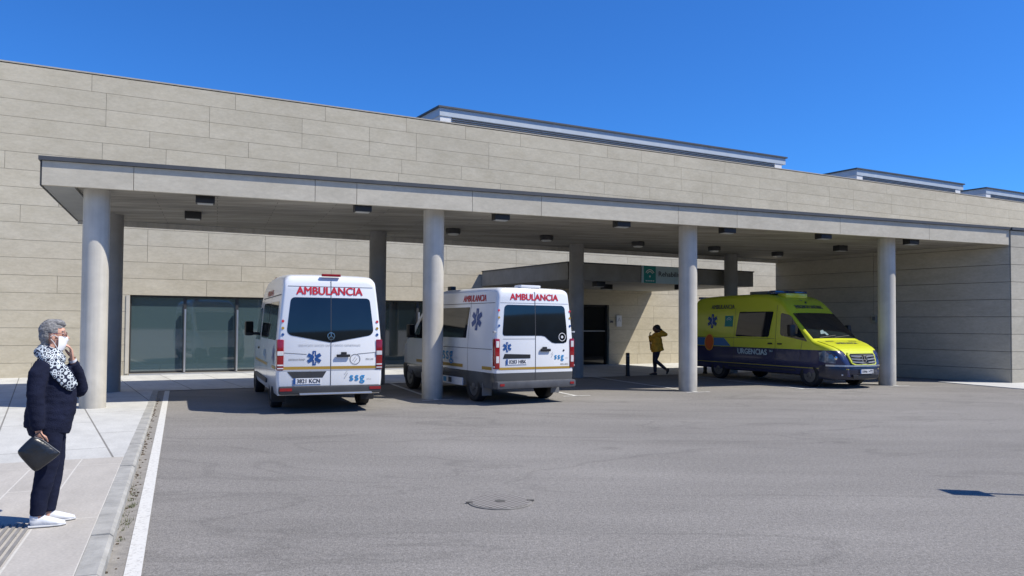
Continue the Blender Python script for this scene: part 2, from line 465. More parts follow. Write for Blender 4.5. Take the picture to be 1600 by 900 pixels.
# outward normal of side wall faces the canopy (left)
if snn.x > 0: snn = -snn
local(panel_wall('side_cladding', F1, sdn, snn, 0.0, sl, 0, 4.68, .53, M['stone2'], wing, (), vert=True, joints=[sl * .52], gap=.014, phase=-.10, thick=.03, seed=11), wing)
local(panel_wall('front_cladding', F1 + snn * .03 * 0, u, un, 0.0, 12, 0, 4.64, .53, M['stone2'], wing, (), lens=(1.8, 2.4), gap=.012, phase=-.10, seed=12), wing)
mb = MB()
q = [F1 - un * .001 + u * .001 - snn * .001, F1 + u * 12 - un * .001, F1 + u * 12 - un * 9, B1 - snn * .002 + w * 14, B1 - snn * .002]
mb.prism([(p.x, p.y) for p in q], 0, 4.64)
local(mb.build('wall', M['jointg'], wing), wing)
mb = MB(); q = [F1 + un * .09 + u * .0, F1 + u * 12 + un * .09, F1 + u * 12 - un * 9.2, B1 + w * 14 , F1 - un * 3]
mb.prism([(p.x, p.y) for p in q], 4.655, 4.735)
local(mb.build('coping', M['coping'], wing), wing)

# ================================================================== CANOPY
cano = empty('entrance_canopy', F0)
tag(cano, 'wide flat concrete ambulance canopy on eight round columns', 'canopy')
CL = lambda o: local(o, cano)
# soffit material: shuttered concrete boards
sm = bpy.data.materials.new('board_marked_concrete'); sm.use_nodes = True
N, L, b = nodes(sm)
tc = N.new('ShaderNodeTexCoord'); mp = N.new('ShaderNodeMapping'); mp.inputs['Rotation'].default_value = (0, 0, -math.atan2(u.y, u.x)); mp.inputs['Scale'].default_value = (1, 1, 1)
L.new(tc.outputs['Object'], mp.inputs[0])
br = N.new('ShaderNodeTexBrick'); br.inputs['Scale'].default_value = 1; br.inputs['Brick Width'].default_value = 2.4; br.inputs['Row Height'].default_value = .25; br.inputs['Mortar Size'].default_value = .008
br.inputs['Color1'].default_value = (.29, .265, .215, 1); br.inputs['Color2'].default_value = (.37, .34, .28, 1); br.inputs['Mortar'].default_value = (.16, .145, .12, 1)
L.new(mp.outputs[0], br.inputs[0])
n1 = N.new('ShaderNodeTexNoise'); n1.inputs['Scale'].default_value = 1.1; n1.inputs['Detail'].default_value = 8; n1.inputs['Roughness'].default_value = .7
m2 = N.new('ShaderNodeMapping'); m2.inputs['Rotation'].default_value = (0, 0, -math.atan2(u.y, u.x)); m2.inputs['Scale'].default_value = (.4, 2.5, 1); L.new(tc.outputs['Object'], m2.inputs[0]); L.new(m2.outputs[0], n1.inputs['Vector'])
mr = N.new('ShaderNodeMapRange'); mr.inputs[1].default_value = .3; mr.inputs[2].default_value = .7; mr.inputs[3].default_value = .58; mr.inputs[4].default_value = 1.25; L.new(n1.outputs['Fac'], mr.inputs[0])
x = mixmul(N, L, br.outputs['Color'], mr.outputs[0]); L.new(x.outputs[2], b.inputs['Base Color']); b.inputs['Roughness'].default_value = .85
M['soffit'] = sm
bd = (B1 - B0).normalized(); bn = Vector((-bd.y, bd.x, 0))            # back edge direction, away from the road
kn = (B0 - F0).normalized()
mb = MB(); i_ = [F0 - un * .1 + u * .1, F1 - un * .1 - u * .02, B1 - bn * .1 - bd * .03, B0 - bn * .1 + bd * .1]
mb.prism([(p.x, p.y) for p in i_], 4.25, 4.62)
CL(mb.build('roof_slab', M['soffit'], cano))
# front fascia panels
joints = [1.53, 4.92, 5.78, 8.35, 10.03, 13.73, 15.5, 18.9, 22.2]
CL(panel_wall('fascia', F0 - un * .1, u, un, 0, 25.5, 4.2, 4.66, .46, M['stone3'], cano, (), joints=joints, thick=.1, gap=.010, seed=3))
mb = MB()
# left border + fascia, back border
q = [F0, F0 + u * .52, B0 + bd * .55 - bn * .26, B0]
mb.prism([(p.x, p.y) for p in [F0 - un * .1, F0 - un * .1 + u * .52, B0 + bd * .58, B0]], 4.203, 4.248)
q = [F0 - un * .1 + u * .53, F1 - un * .1, F1 - un * .5, F0 - un * .5 + u * .5]
CL(mb.build('soffit_border', mat('smooth_grey_render', (.30, .30, .28), .8, var=.08), cano))
mb = MB()
a = math.atan2(kn.y, kn.x); Ln = (B0 - F0).length
c = (F0 + B0) / 2 + Vector((kn.y, -kn.x, 0)) * .05
mb.prism([(p.x, p.y) for p in [F0 - un * .1, F0 - un * .1 + u * .1, B0 + bd * .1, B0]], 4.25, 4.66)
mb.prism([(p.x, p.y) for p in [B0, B0 + bn * -.12, B1 - bn * .12, B1]], 4.12, 4.66)
CL(mb.build('rear_fascia', M['column'], cano))
mb = MB()
o_ = [F0 + un * .05 - u * .05, F1 + un * .05 - u * .002, B1 + bn * .05, B0 + bn * .05 - bd * .08]
mb.prism([(p.x, p.y) for p in o_], 4.66, 4.735)
CL(mb.build('coping', M['coping'], cano))
mb = MB()
dl = -kn.cross(Vector((0, 0, 1)))
if dl.x > 0: dl = -dl
mb.prism([(p.x, p.y) for p in [F0 + dl * .001, F0 + dl * .025, B0 + dl * .025, B0 + dl * .001]], 4.19, 4.66)
CL(mb.build('edge_trim', M['dgrey'], cano))

M['column_rear'] = mat('shaded_column_concrete', (.27, .26, .24), .8, var=.12, vscale=2.2, bump=.15, bscale=30)  # darker copy of the column concrete: canopy shade put into the colour
CF = [Vector((-8.13, 14.96, 0)) + Vector((6.34, 2.45, 0)) * k_ for k_ in range(4)]
CB = [Vector((-9.6, 18.4, 0)) + Vector((5.83, 3.09, 0)) * k_ for k_ in range(4)]
for p in CF + CB:
    mb = MB(); mb.lathe([(.235, -.02), (.235, 4.26)], Matrix.Translation(p), seg=48)
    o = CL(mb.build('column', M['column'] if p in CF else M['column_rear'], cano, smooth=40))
    # white paint footing ring
mb = MB()
for k_, p in enumerate(CF): pass

# canopy lamps
def lamp_obj(round_=False):
    root = empty('soffit_lamp')
    mb = MB()
    if round_:
        mb.lathe([(.20, 0), (.20, -.10), (.185, -.135)], seg=24)
    else:
        mb.box((0, 0, -.085), (.36, .26, .17), bevel=.008)
    mb.build('housing', M['black'], root, smooth=35)
    mb = MB()
    if round_: mb.lathe([(.15, -.136), (.13, -.165), (.05, -.175)], seg=24)
    else: mb.box((0, 0, -.176), (.29, .19, .012))
    mb.build('lens', M['lens'], root, smooth=35)
    return root
la, lb = lamp_obj(False), lamp_obj(True)
ordn = ['first', 'second', 'third', 'fourth', 'fifth', 'sixth', 'seventh', 'eighth']
front = [(-6.17, 15.35), (-3.19, 16.35), (-.23, 17.5), (2.71, 18.6), (5.6, 19.7), (8.55, 20.85), (11.6, 22.1)]
back = [(-7.43, 17.8), (-1.6, 20.66), (.98, 22.1), (3.87, 23.6), (6.56, 24.9), (9.2, 26.6), (10.4, 24.3)]
usedA = usedB = False
ua = math.atan2(u.y, u.x)
for k_, (x_, y_) in enumerate(front):
    o = la if not usedA else copy_tree(la); usedA = True
    p = Vector((x_, y_, 0)) - un * .12
    o.location = (p.x, p.y, 4.25); o.rotation_euler.z = ua
    tag(o, 'black box lamp under canopy front edge, %s from the left' % ordn[k_], 'ceiling lamp', 'box lamps along the canopy front')
for k_, (x_, y_) in enumerate(back):
    rnd_ = not (k_ == 0 or k_ == 6)
    if rnd_:
        o = lb if not usedB else copy_tree(lb); usedB = True
    else: o = copy_tree(la)
    o.location = (x_, y_, 4.25); o.rotation_euler.z = ua
    if k_ == 0: lab = 'black box lamp deep under the canopy beside the leftmost column'
    elif k_ == 6: lab = 'black box lamp in the middle of the canopy ceiling above the yellow ambulance'
    else: lab = 'round black lamp near the canopy rear edge, %s round one from the left' % ordn[k_ - 1]
    tag(o, lab, 'ceiling lamp', 'lamps towards the canopy rear')

# ================================================================== SMALL ENTRANCE CANOPY
A = Vector((1.8, 24.8, 0)); Bv = Vector((9.05, 28.8, 0)); 
def to_wall(p, d):
    # intersection with main wall line
    k_ = ((W0 - p).dot(wn)) / d.dot(wn); return p + d * k_
A2 = to_wall(A, e); B2 = to_wall(Bv, e)
sc_ = empty('porch_canopy', A2)
tag(sc_, 'low dark concrete porch canopy over the hospital entrance, under the large canopy', 'canopy')
fd = (Bv - A).normalized(); fn = Vector((fd.y, -fd.x, 0))
mb = MB()
mb.prism([(p.x, p.y) for p in [A, Bv, B2 + wn * .05, A2 + wn * .05]], 3.15, 3.69)
local(mb.build('roof', mat('dark_concrete', (.26, .25, .225), .8, var=.12), sc_), sc_)
mb = MB()
mb.prism([(p.x, p.y) for p in [A + fn * .03 - fd * .03, Bv + fn * .03 + fd * .03, B2 + fd * .03 + wn * .06, A2 - fd * .03 + wn * .06]], 3.69, 3.73)
local(mb.build('coping', M['coping'], sc_), sc_)
for k_, (t, s) in enumerate(((1.6, .5), (3.0, 1.9), (5.2, .5))):
    o = copy_tree(la); p = A + fd * t + e * s; o.location = (p.x, p.y, 3.15); o.rotation_euler.z = math.atan2(fd.y, fd.x)
    tag(o, ['black box lamp under the porch canopy, left of the green sign', 'black box lamp under the middle of porch canopy before the door', 'black box lamp under the porch canopy edge behind the third front column'][k_], 'ceiling lamp', 'lamps under the porch canopy')

# ------------------------------------------------------------------ text helper
def text_mesh(body, size, bold=0., space=1.0, sx=1.0, res=3):
    cu = bpy.data.curves.new('t', 'FONT'); cu.body = body; cu.size = size; cu.align_x = 'CENTER'; cu.align_y = 'CENTER'
    cu.offset = bold; cu.space_character = space; cu.resolution_u = res
    ob = bpy.data.objects.new('t', cu); COL.objects.link(ob)
    bpy.context.view_layer.update()
    dg = bpy.context.evaluated_depsgraph_get()
    me = bpy.data.meshes.new_from_object(ob.evaluated_get(dg))
    bpy.data.objects.remove(ob); bpy.data.curves.remove(cu)
    for v in me.vertices: v.co.x *= sx
    return me

def place_text(name, body, size, m, fn, c, parent, bold=0., sx=1.0, off=.006, flipu=False, space=1.0, slant=0., width=None, off_fn=None):
    """fn(a,b)->(point, normal)"""
    me = text_mesh(body, size, 0., space, sx)
    if width:
        xs = [v.co.x for v in me.vertices]; k_ = width / (max(xs) - min(xs))
        for v in me.vertices: v.co.x *= k_
    bm = bmesh.new(); bm.from_mesh(me); bpy.data.meshes.remove(me)
    bmesh.ops.triangulate(bm, faces=bm.faces)
    s = -1 if flipu else 1
    base = [(v, v.co.copy()) for v in bm.verts]; extra = []; faces0 = [list(f.verts) for f in bm.faces]; stroke = bold * 1.2
    if stroke:
        for dx, dy, lay in ((stroke, 0, 1), (-stroke, 0, 2), (0, stroke * .6, 3), (0, -stroke * .6, 4)):
            mp_ = {}
            for v, co in base:
                nv = bm.verts.new(co); mp_[v] = (nv)
                extra.append((nv, co + Vector((dx, dy, 0)), lay))
            for f in faces0: bm.faces.new([mp_[v] for v in f])
    for v, co, lay in [(v, co, 0) for v, co in base] + extra:
        p, n = fn(c[0] + s * (co.x + slant * co.y), c[1] + co.y)
        v.co = p + n * (off + lay * .0005)
    me2 = bpy.data.meshes.new(name); bm.to_mesh(me2); bm.free(); me2.materials.append(m)
    o = bpy.data.objects.new(name, me2); COL.objects.link(o); o.parent = parent
    return o

def planar(p0, d, n):
    p0 = Vector(p0); d = Vector(d); n = Vector(n)
    return lambda a, b: (p0 + d * a + Vector((0, 0, b)), n)

def poly_patch(name, polys, m, fn, parent, off=.004, step=.08, nx=8, mb=None):
    """polys: list of 2D outlines (each horizontal line crosses once) laid on fn"""
    own = mb is None
    mb = mb or MB()
    for poly in polys:
        zs = sorted({round(p[1], 4) for p in poly}); z0, z1 = zs[0], zs[-1]
        n = max(1, int((z1 - z0) / step)); lv = sorted(set(zs) | {z0 + (z1 - z0) * i / n for i in range(n + 1)})
        lv = [z for i, z in enumerate(lv) if i == 0 or z - lv[i - 1] > 1e-4]
        rows = []
        for z in lv:
            xs = []
            for (x0, y0), (x1, y1) in zip(poly, poly[1:] + poly[:1]):
                if abs(y1 - y0) < 1e-6:
                    if abs(z - y0) < 1e-4: xs += [x0, x1]
                elif min(y0, y1) - 1e-4 <= z <= max(y0, y1) + 1e-4:
                    xs.append(x0 + (x1 - x0) * (z - y0) / (y1 - y0))
            if len(xs) >= 2:
                a, b_ = min(xs), max(xs)
                row = []
                for k_ in range(nx + 1):
                    p, nn = fn(a + (b_ - a) * k_ / nx, z); row.append(mb.v(p + nn * off))
                rows.append(row)
        for r0, r1 in zip(rows, rows[1:]):
            for k_ in range(nx): mb.f([r0[k_], r0[k_ + 1], r1[k_ + 1], r1[k_]])
    if own:
        bmesh.ops.remove_doubles(mb.bm, verts=mb.bm.verts, dist=1e-4)
        return mb.build(name, m, parent, smooth=40, recalc=False)

def rp(pts, r, n=4):
    """rounded polygon"""
    out = []
    N_ = len(pts)
    for i in range(N_):
        p = Vector(pts[i]); a = Vector(pts[i - 1]); b_ = Vector(pts[(i + 1) % N_])
        rr = r[i] if isinstance(r, (list, tuple)) else r
        ra = min(rr, (a - p).length * .48); rb = min(rr, (b_ - p).length * .48)
        s = p + (a - p).normalized() * ra; t = p + (b_ - p).normalized() * rb
        for k_ in range(n + 1):
            q = k_ / n
            out.append(tuple(s * (1 - q) ** 2 + p * 2 * q * (1 - q) + t * q * q))
    return out

def circle2(c, r, n=20, ry=None):
    ry = ry or r
    return [(c[0] + r * math.cos(2 * math.pi * i / n + .01), c[1] + ry * math.sin(2 * math.pi * i / n + .01)) for i in range(n)]

def free_patch(name, polys, m, fn, parent, off=.006):
    """small flat marks, any convex outline or quads"""
    mb = MB()
    for poly in polys:
        vs = []
        for q in poly:
            p, n = fn(*q); vs.append(mb.v(p + n * off))
        mb.f(vs)
    return mb.build(name, m, parent, recalc=False)

def star_of_life(fn, c, s, parent, m, wm, off=.006):
    polys = []
    for a in (90, 30, 150):
        ca, sa = math.cos(R(a)), math.sin(R(a))
        L_, h = s * .5, s * .12
        q = [(-L_, -h), (L_, -h), (L_, h), (-L_, h)]
        polys.append([(c[0] + x_ * ca - y_ * sa, c[1] + x_ * sa + y_ * ca) for x_, y_ in q])
    mb = MB()
    for i, poly in enumerate(polys):
        vs = []
        for q in poly:
            p, n = fn(*q); vs.append(mb.v(p + n * (off + i * .0012)))
        mb.f(vs)
    o = mb.build('star_emblem', m, parent, recalc=False)
    # snake and staff
    mb = MB()
    st = [(c[0] - s * .012, c[1] - s * .4), (c[0] + s * .012, c[1] - s * .4), (c[0] + s * .012, c[1] + s * .4), (c[0] - s * .012, c[1] + s * .4)]
    vs = []
    for q in st:
        p, n = fn(*q); vs.append(mb.v(p + n * (off + .005)))
    mb.f(vs)
    pr = None
    for i in range(25):
        t = i / 24; yy = c[1] - s * .3 + s * .58 * t; xx = c[0] + s * .055 * math.sin(t * 4 * math.pi)
        p0, n = fn(xx - s * .016, yy); p1, _ = fn(xx + s * .016, yy)
        cur = (mb.v(p0 + n * (off + .0055)), mb.v(p1 + n * (off + .0055)))
        if pr: mb.f([pr[0], pr[1], cur[1], cur[0]])
        pr = cur
    mb.build('staff_emblem', wm, parent, recalc=False)
    return o

def ring2(fn, c, r, wd, parent, m, name='ring_emblem', off=.006, n=28, a0=0, a1=360, ry=None, mb=None):
    own = mb is None; mb = mb or MB(); pr = None
    ry = ry or r
    for i in range(n + 1):
        a = R(a0 + (a1 - a0) * i / n)
        pa, nn = fn(c[0] + (r - wd / 2) * math.cos(a), c[1] + (ry - wd / 2) * math.sin(a)); pb, _ = fn(c[0] + (r + wd / 2) * math.cos(a), c[1] + (ry + wd / 2) * math.sin(a))
        cur = (mb.v(pa + nn * off), mb.v(pb + nn * off))
        if pr: mb.f([pr[0], pr[1], cur[1], cur[0]])
        pr = cur
    if own: return mb.build(name, m, parent, recalc=False)

# sign board on the porch canopy
sg = empty('direction_sign', A + fd * 3.0)
tag(sg, 'teal and pale blue board reading Rehabilitación on the porch canopy', 'sign')
# position from picture: starts 3.0 m along the front
S0 = None
def along(px):   # parameter along the porch front for a picture column (used once, at design time values)
    k_ = (px - 800) / 1200; return (k_ * A.y - A.x) / (fd.x - k_ * fd.y)
s0, s1 = along(1001), along(1080)
bfn = planar(A + fn * .075, fd, fn)
def board(t0, t1, z0, z1, m, name, off=0.0, th=.04):
    mb = MB(); c = A + fd * (t0 + t1) / 2 + fn * (.05 + off); mb.box((c.x, c.y, (z0 + z1) / 2), (t1 - t0, th, z1 - z0), rz=math.atan2(fd.y, fd.x))
    return local(mb.build(name, m, sg), sg)
sq = s0 + .08
board(s0, s1, 3.13, 3.72, M['paleboard'], 'board')
ef = planar(A + fn * .076, fd, fn)
mb = MB(); c = A + fd * (sq + .26) + fn * .0715; mb.box((c.x, c.y, 3.425), (.52, .006, .58), rz=math.atan2(fd.y, fd.x)); mb.mi = 1; ec = (sq + .26, 3.40)
for r_, wd in ((.19, .03), (.125, .028)):
    ring2(ef, ec, r_, wd, None, None, off=.003, a0=25, a1=155, mb=mb)
for dx in (-.16, -.08, 0, .08, .16):
    vs = [mb.v(ef(ec[0] + dx + a_, 3.19 + b_)[0] + fn * .003) for a_, b_ in ((-.025, 0), (.025, 0), (.025, .035), (-.025, .035))]; mb.f(vs)
vs = [mb.v(ef(*q)[0] + fn * .003) for q in circle2((ec[0], 3.36), .035, 12)]; mb.f(vs)
local(mb.build('emblem_panel', [M['teal'], M['whitem']], sg, recalc=False), sg)
o = place_text('lettering', 'Rehabilitación', .24, M['darktext'], ef, ((sq + .56 + s1) / 2 + .03, 3.45), sg, bold=.004, width=(s1 - sq - .66) , off=.004); local(o, sg)

# notice and plate on wall by the door
def wall_t(px): 
    k_ = (px - 800) / 1200; return (k_ * W0.y - W0.x) / (w.x - k_ * w.y)
ntc = empty('wall_notice', wall_pt(wall_t(966.5), 0, .03)); tag(ntc, 'white paper notice with small A fixed to the stone right of door', 'notice')
t = wall_t(966.5)
mb = MB(); mb.box(wall_pt(t, 1.85, .045), (.26, .02, .48), rz=wa); local(mb.build('paper', M['white'], ntc), ntc)
wf = planar(W0 + wn * .057, w, wn)
local(place_text('lettering', 'A', .26, M['greytext'], wf, (t, 1.9), ntc, off=.002), ntc)
npl = empty('number_plaque', wall_pt(wall_t(955), 0, .03)); tag(npl, 'tiny dark plaque between the entrance door and white notice', 'plaque')
t = wall_t(955)
mb = MB(); mb.box(wall_pt(t, 1.81, .04), (.16, .016, .09), rz=wa); local(mb.build('plate', M['mgrey'], npl), npl)
local(place_text('lettering', 'P4', .09, M['black'], planar(W0 + wn * .048, w, wn), (t, 1.81), npl, bold=.003, off=.002), npl)
# intercom on the side wall
def side_t(px):
    k_ = (px - 800) / 1200; return (k_ * F1.y - F1.x) / (sdn.x - k_ * sdn.y)
t = side_t(1367); p = F1 + sdn * t + snn * .05
ic = empty('intercom_box', (p.x, p.y, 0)); tag(ic, 'small pale metal box on shaded side wall behind the fourth column', 'wall box')
mb = MB(); mb.box((p.x, p.y, 1.95), (.16, .07, .26), rz=math.atan2(sdn.y, sdn.x), bevel=.01); local(mb.build('housing', M['alu'], ic), ic)
mb = MB(); q = p + snn * .038; mb.box((q.x, q.y, 1.97), (.10, .006, .14), rz=math.atan2(sdn.y, sdn.x)); local(mb.build('panel', M['mgrey'], ic), ic)

# ================================================================== GROUND
def ground_mat(name, base, kind):
    m = bpy.data.materials.new(name); m.use_nodes = True; N, L, b = nodes(m)
    tc = N.new('ShaderNodeTexCoord')
    def nz(s, d, r, stretch=None):
        n = N.new('ShaderNodeTexNoise'); n.inputs['Scale'].default_value = s; n.inputs['Detail'].default_value = d; n.inputs['Roughness'].default_value = r
        if stretch:
            mp = N.new('ShaderNodeMapping'); mp.inputs['Rotation'].default_value = (0, 0, stretch[0]); mp.inputs['Scale'].default_value = (stretch[1], stretch[2], 1)
            L.new(tc.outputs['Object'], mp.inputs[0]); L.new(mp.outputs[0], n.inputs['Vector'])
        else: L.new(tc.outputs['Object'], n.inputs['Vector'])
        return n
    def rng(n, a, b_, lo=.3, hi=.7):
        r = N.new('ShaderNodeMapRange'); r.inputs[1].default_value = lo; r.inputs[2].default_value = hi; r.inputs[3].default_value = a; r.inputs[4].default_value = b_
        L.new(n.outputs['Fac'], r.inputs[0]); return r
    big = rng(nz(.16, 6, .6), .86, 1.12); mid = rng(nz(1.1, 6, .62, (R(15), .25, 1.2)), .90, 1.08)
    fine = rng(nz(55, 3, .8), .62, 1.38, .32, .68); grit = rng(nz(160, 2, .8), .80, 1.2, .35, .65)
    med = rng(nz(21, 4, .7), .84, 1.16, .34, .66)
    # turning-tyre scuffs and hairline seams: thin ridges of a warped noise
    rn = nz(.33, 3, .5, (R(-22), .6, 1.5)); rn.inputs['Distortion'].default_value = 1.2
    sb = N.new('ShaderNodeMath'); sb.operation = 'SUBTRACT'; L.new(rn.outputs['Fac'], sb.inputs[0]); sb.inputs[1].default_value = .5
    ab = N.new('ShaderNodeMath'); ab.operation = 'ABSOLUTE'; L.new(sb.outputs[0], ab.inputs[0])
    rd = N.new('ShaderNodeMapRange'); rd.inputs[1].default_value = 0; rd.inputs[2].default_value = .022; rd.inputs[3].default_value = .86; rd.inputs[4].default_value = 1; L.new(ab.outputs[0], rd.inputs[0])
    vo = N.new('ShaderNodeTexVoronoi'); vo.inputs['Scale'].default_value = .55; L.new(tc.outputs['Object'], vo.inputs['Vector'])
    oil = N.new('ShaderNodeMapRange'); oil.inputs[1].default_value = .03; oil.inputs[2].default_value = .10; oil.inputs[3].default_value = .80; oil.inputs[4].default_value = 1; L.new(vo.outputs['Distance'], oil.inputs[0])
    x0 = mixmul(N, L, (*base, 1), med.outputs[0]); x0 = mixmul(N, L, x0.outputs[2], rd.outputs[0]); x0 = mixmul(N, L, x0.outputs[2], oil.outputs[0])
    x = mixmul(N, L, x0.outputs[2], big.outputs[0]); x = mixmul(N, L, x.outputs[2], mid.outputs[0]); x = mixmul(N, L, x.outputs[2], fine.outputs[0]); x = mixmul(N, L, x.outputs[2], grit.outputs[0])
    L.new(x.outputs[2], b.inputs['Base Color']); b.inputs['Roughness'].default_value = .9; b.inputs['Specular IOR Level'].default_value = .25
    bp = N.new('ShaderNodeBump'); bp.inputs['Strength'].default_value = .5; bp.inputs['Distance'].default_value = .01
    L.new(fine.outputs[0], bp.inputs['Height']); L.new(bp.outputs[0], b.inputs['Normal'])
    return m
M['asphalt'] = ground_mat('worn_asphalt', (.225, .214, .198), 'a')
mb = MB(); mb.quad((-400, -400, 0), (400, -400, 0), (400, 400, 0), (-400, 400, 0))
tag(mb.build('road', M['asphalt']), 'pale grey worn asphalt forecourt', kind='structure')

# kerb reference: inner edge line of kerb
K0 = Vector((-2.74, 4.87, 0))
kr = Vector((kd.y, -kd.x, 0)) * 1.0        # towards the road (right)
def pz(p):                                 # pavement height, sinking to the flush crossing under the canopy
    s = (Vector((p[0], p[1], 0)) - K0).dot(kd)
    return .012 + .085 * max(0., min(1., (11.5 - s) / 7.5))
KL = 15.0
def strip(name, pts_in, pts_out, m, kind='structure', top=True):
    pass

def pave_mat(name, c1, c2, joint, bwid, rowh, mortar, off=.5, warm=0):
    m = bpy.data.materials.new(name); m.use_nodes = True; N, L, b = nodes(m)
    uv = N.new('ShaderNodeUVMap')
    br = N.new('ShaderNodeTexBrick'); br.offset = off; br.inputs['Scale'].default_value = 1
    br.inputs['Brick Width'].default_value = bwid; br.inputs['Row Height'].default_value = rowh; br.inputs['Mortar Size'].default_value = mortar; br.inputs['Mortar Smooth'].default_value = .1
    br.inputs['Color1'].default_value = (*c1, 1); br.inputs['Color2'].default_value = (*c2, 1); br.inputs['Mortar'].default_value = (*joint, 1)
    L.new(uv.outputs[0], br.inputs[0])
    n1 = N.new('ShaderNodeTexNoise'); n1.inputs['Scale'].default_value = 1.4; n1.inputs['Detail'].default_value = 9; n1.inputs['Roughness'].default_value = .65
    mp = N.new('ShaderNodeMapping'); mp.inputs['Scale'].default_value = (.7, 1.6, 1); L.new(uv.outputs[0], mp.inputs[0]); L.new(mp.outputs[0], n1.inputs['Vector'])
    r1 = N.new('ShaderNodeMapRange'); r1.inputs[1].default_value = .3; r1.inputs[2].default_value = .7; r1.inputs[3].default_value = .84; r1.inputs[4].default_value = 1.1; L.new(n1.outputs['Fac'], r1.inputs[0])
    n2 = N.new('ShaderNodeTexNoise'); n2.inputs['Scale'].default_value = 45; n2.inputs['Detail'].default_value = 3; L.new(uv.outputs[0], n2.inputs['Vector'])
    r2 = N.new('ShaderNodeMapRange'); r2.inputs[1].default_value = .3; r2.inputs[2].default_value = .7; r2.inputs[3].default_value = .9; r2.inputs[4].default_value = 1.08; L.new(n2.outputs['Fac'], r2.inputs[0])
    # scattered dark specks
    vo = N.new('ShaderNodeTexVoronoi'); vo.inputs['Scale'].default_value = 2.2; L.new(uv.outputs[0], vo.inputs['Vector'])
    r3 = N.new('ShaderNodeMapRange'); r3.inputs[1].default_value = .02; r3.inputs[2].default_value = .045; r3.inputs[3].default_value = .55; r3.inputs[4].default_value = 1; L.new(vo.outputs['Distance'], r3.inputs[0])
    x = mixmul(N, L, br.outputs['Color'], r1.outputs[0]); x = mixmul(N, L, x.outputs[2], r2.outputs[0]); x = mixmul(N, L, x.outputs[2], r3.outputs[0])
    L.new(x.outputs[2], b.inputs['Base Color']); b.inputs['Roughness'].default_value = .85; b.inputs['Specular IOR Level'].default_value = .25
    bp = N.new('ShaderNodeBump'); bp.inputs['Strength'].default_value = .4; bp.inputs['Distance'].default_value = .005; bp.invert = True
    L.new(br.outputs['Fac'], bp.inputs['Height']); L.new(bp.outputs[0], b.inputs['Normal'])
    return m
M['pave_near'] = pave_mat('pink_slabs', (.42, .395, .355), (.45, .425, .385), (.55, .53, .48), 2.6, .435, .008)
M['pave_far'] = pave_mat('pale_slabs', (.50, .50, .475), (.54, .54, .515), (.22, .215, .20), 3.2, 1.25, .012)
M['kerbm'] = mat('kerb_stone', (.33, .325, .30), .85, var=.22, vscale=5, bump=.5, bscale=25)

def pave(name, poly, m, dirv, orig, zadd=0., lab=None):
    """poly: list of plan points; triangulated with a fine cut so that it follows pz"""
    bm = bmesh.new()
    vs = [bm.verts.new((p[0], p[1], 0)) for p in poly]; bm.faces.new(vs)
    for k_ in range(1, 16):
        c = K0 + kd * k_
        g = bm.verts[:] + bm.edges[:] + bm.faces[:]
        bmesh.ops.bisect_plane(bm, geom=g, plane_co=c, plane_no=kd)
    uvl = bm.loops.layers.uv.new('UVMap'); d = Vector(dirv); q = Vector((-d.y, d.x, 0)); o_ = Vector(orig)
    for v in bm.verts: v.co.z = pz(v.co) + zadd
    for f in bm.faces:
        for lp in f.loops:
            r = lp.vert.co - o_; lp[uvl].uv = (r.dot(d), r.dot(q))
    bmesh.ops.recalc_face_normals(bm, faces=bm.faces)
    if bm.faces and bm.faces[:][0].normal.z < 0: bmesh.ops.reverse_faces(bm, faces=bm.faces)
    me = bpy.data.meshes.new(name); bm.to_mesh(me); bm.free(); me.materials.append(m)
    o = bpy.data.objects.new(name, me); COL.objects.link(o); tag(o, lab, kind='structure'); return o

Kend = K0 + kd * 15.2                                  # where kerb meets the plaza edge
bl = Vector((-4.56, 9.2, 0))                           # change of paving on the kerb
sK = (bl - K0).dot(kd); bl = K0 + kd * sK
uk = Vector((-.92, -.392, 0))
near = [K0 - kd * 6, bl, bl + uk * 25, K0 - kd * 6 + uk * 25]
pave('pavement', [(p.x, p.y) for p in near], M['pave_near'], kd, K0 + kd * .3, lab='pinkish grey pavement slabs under the woman')
rE = Vector((-8.66, 18.7, 0))                          # plaza / road edge
w1 = W0 + w * 75 - wn * .1; w0_ = W0 - w * 25 - wn * .1
far = [bl, Kend, rE + w * .0, rE + w * 70, w1, w0_, bl + uk * 25]
pave('pavement', [(p.x, p.y) for p in far], M['pave_far'], e, Vector((-7.7, 14.0, 0)), lab='pale concrete pavement along the hospital wall')
# kerb stones
kb = empty('kerb', K0); tag(kb, 'concrete kerb between pavement and road', kind='structure')
bm_ = MB(); s = -6.0; wk = .155
rk = random.Random(3)
while s < 15.1:
    L_ = 1.0 if s < 5 else .8; L_ = min(L_, 15.2 - s); g = .006
    a0, a1 = K0 + kd * (s + g), K0 + kd * (s + L_ - g)
    dz = rk.uniform(-.004, .004)
    ring = []
    for p in (a0, a1):
        z = pz(p) + dz; q = kr
        ring.append([Vector((p.x, p.y, -.05)), Vector((p.x, p.y, z)), Vector((p.x, p.y, z)) + q * (wk - .03) , Vector((p.x, p.y, z - .022)) + q * (wk - .004), Vector((p.x, p.y, 0)) + q * wk + Vector((0, 0, -.05))])
    va = [bm_.v(p) for p in ring[0]]; vb = [bm_.v(p) for p in ring[1]]
    bm_.f(va); bm_.f(vb[::-1])
    for k_ in range(5): bm_.f([va[k_], va[(k_ + 1) % 5], vb[(k_ + 1) % 5], vb[k_]])
    s += L_
o = bm_.build('kerb_stone', M['kerbm'], kb); local(o, kb)
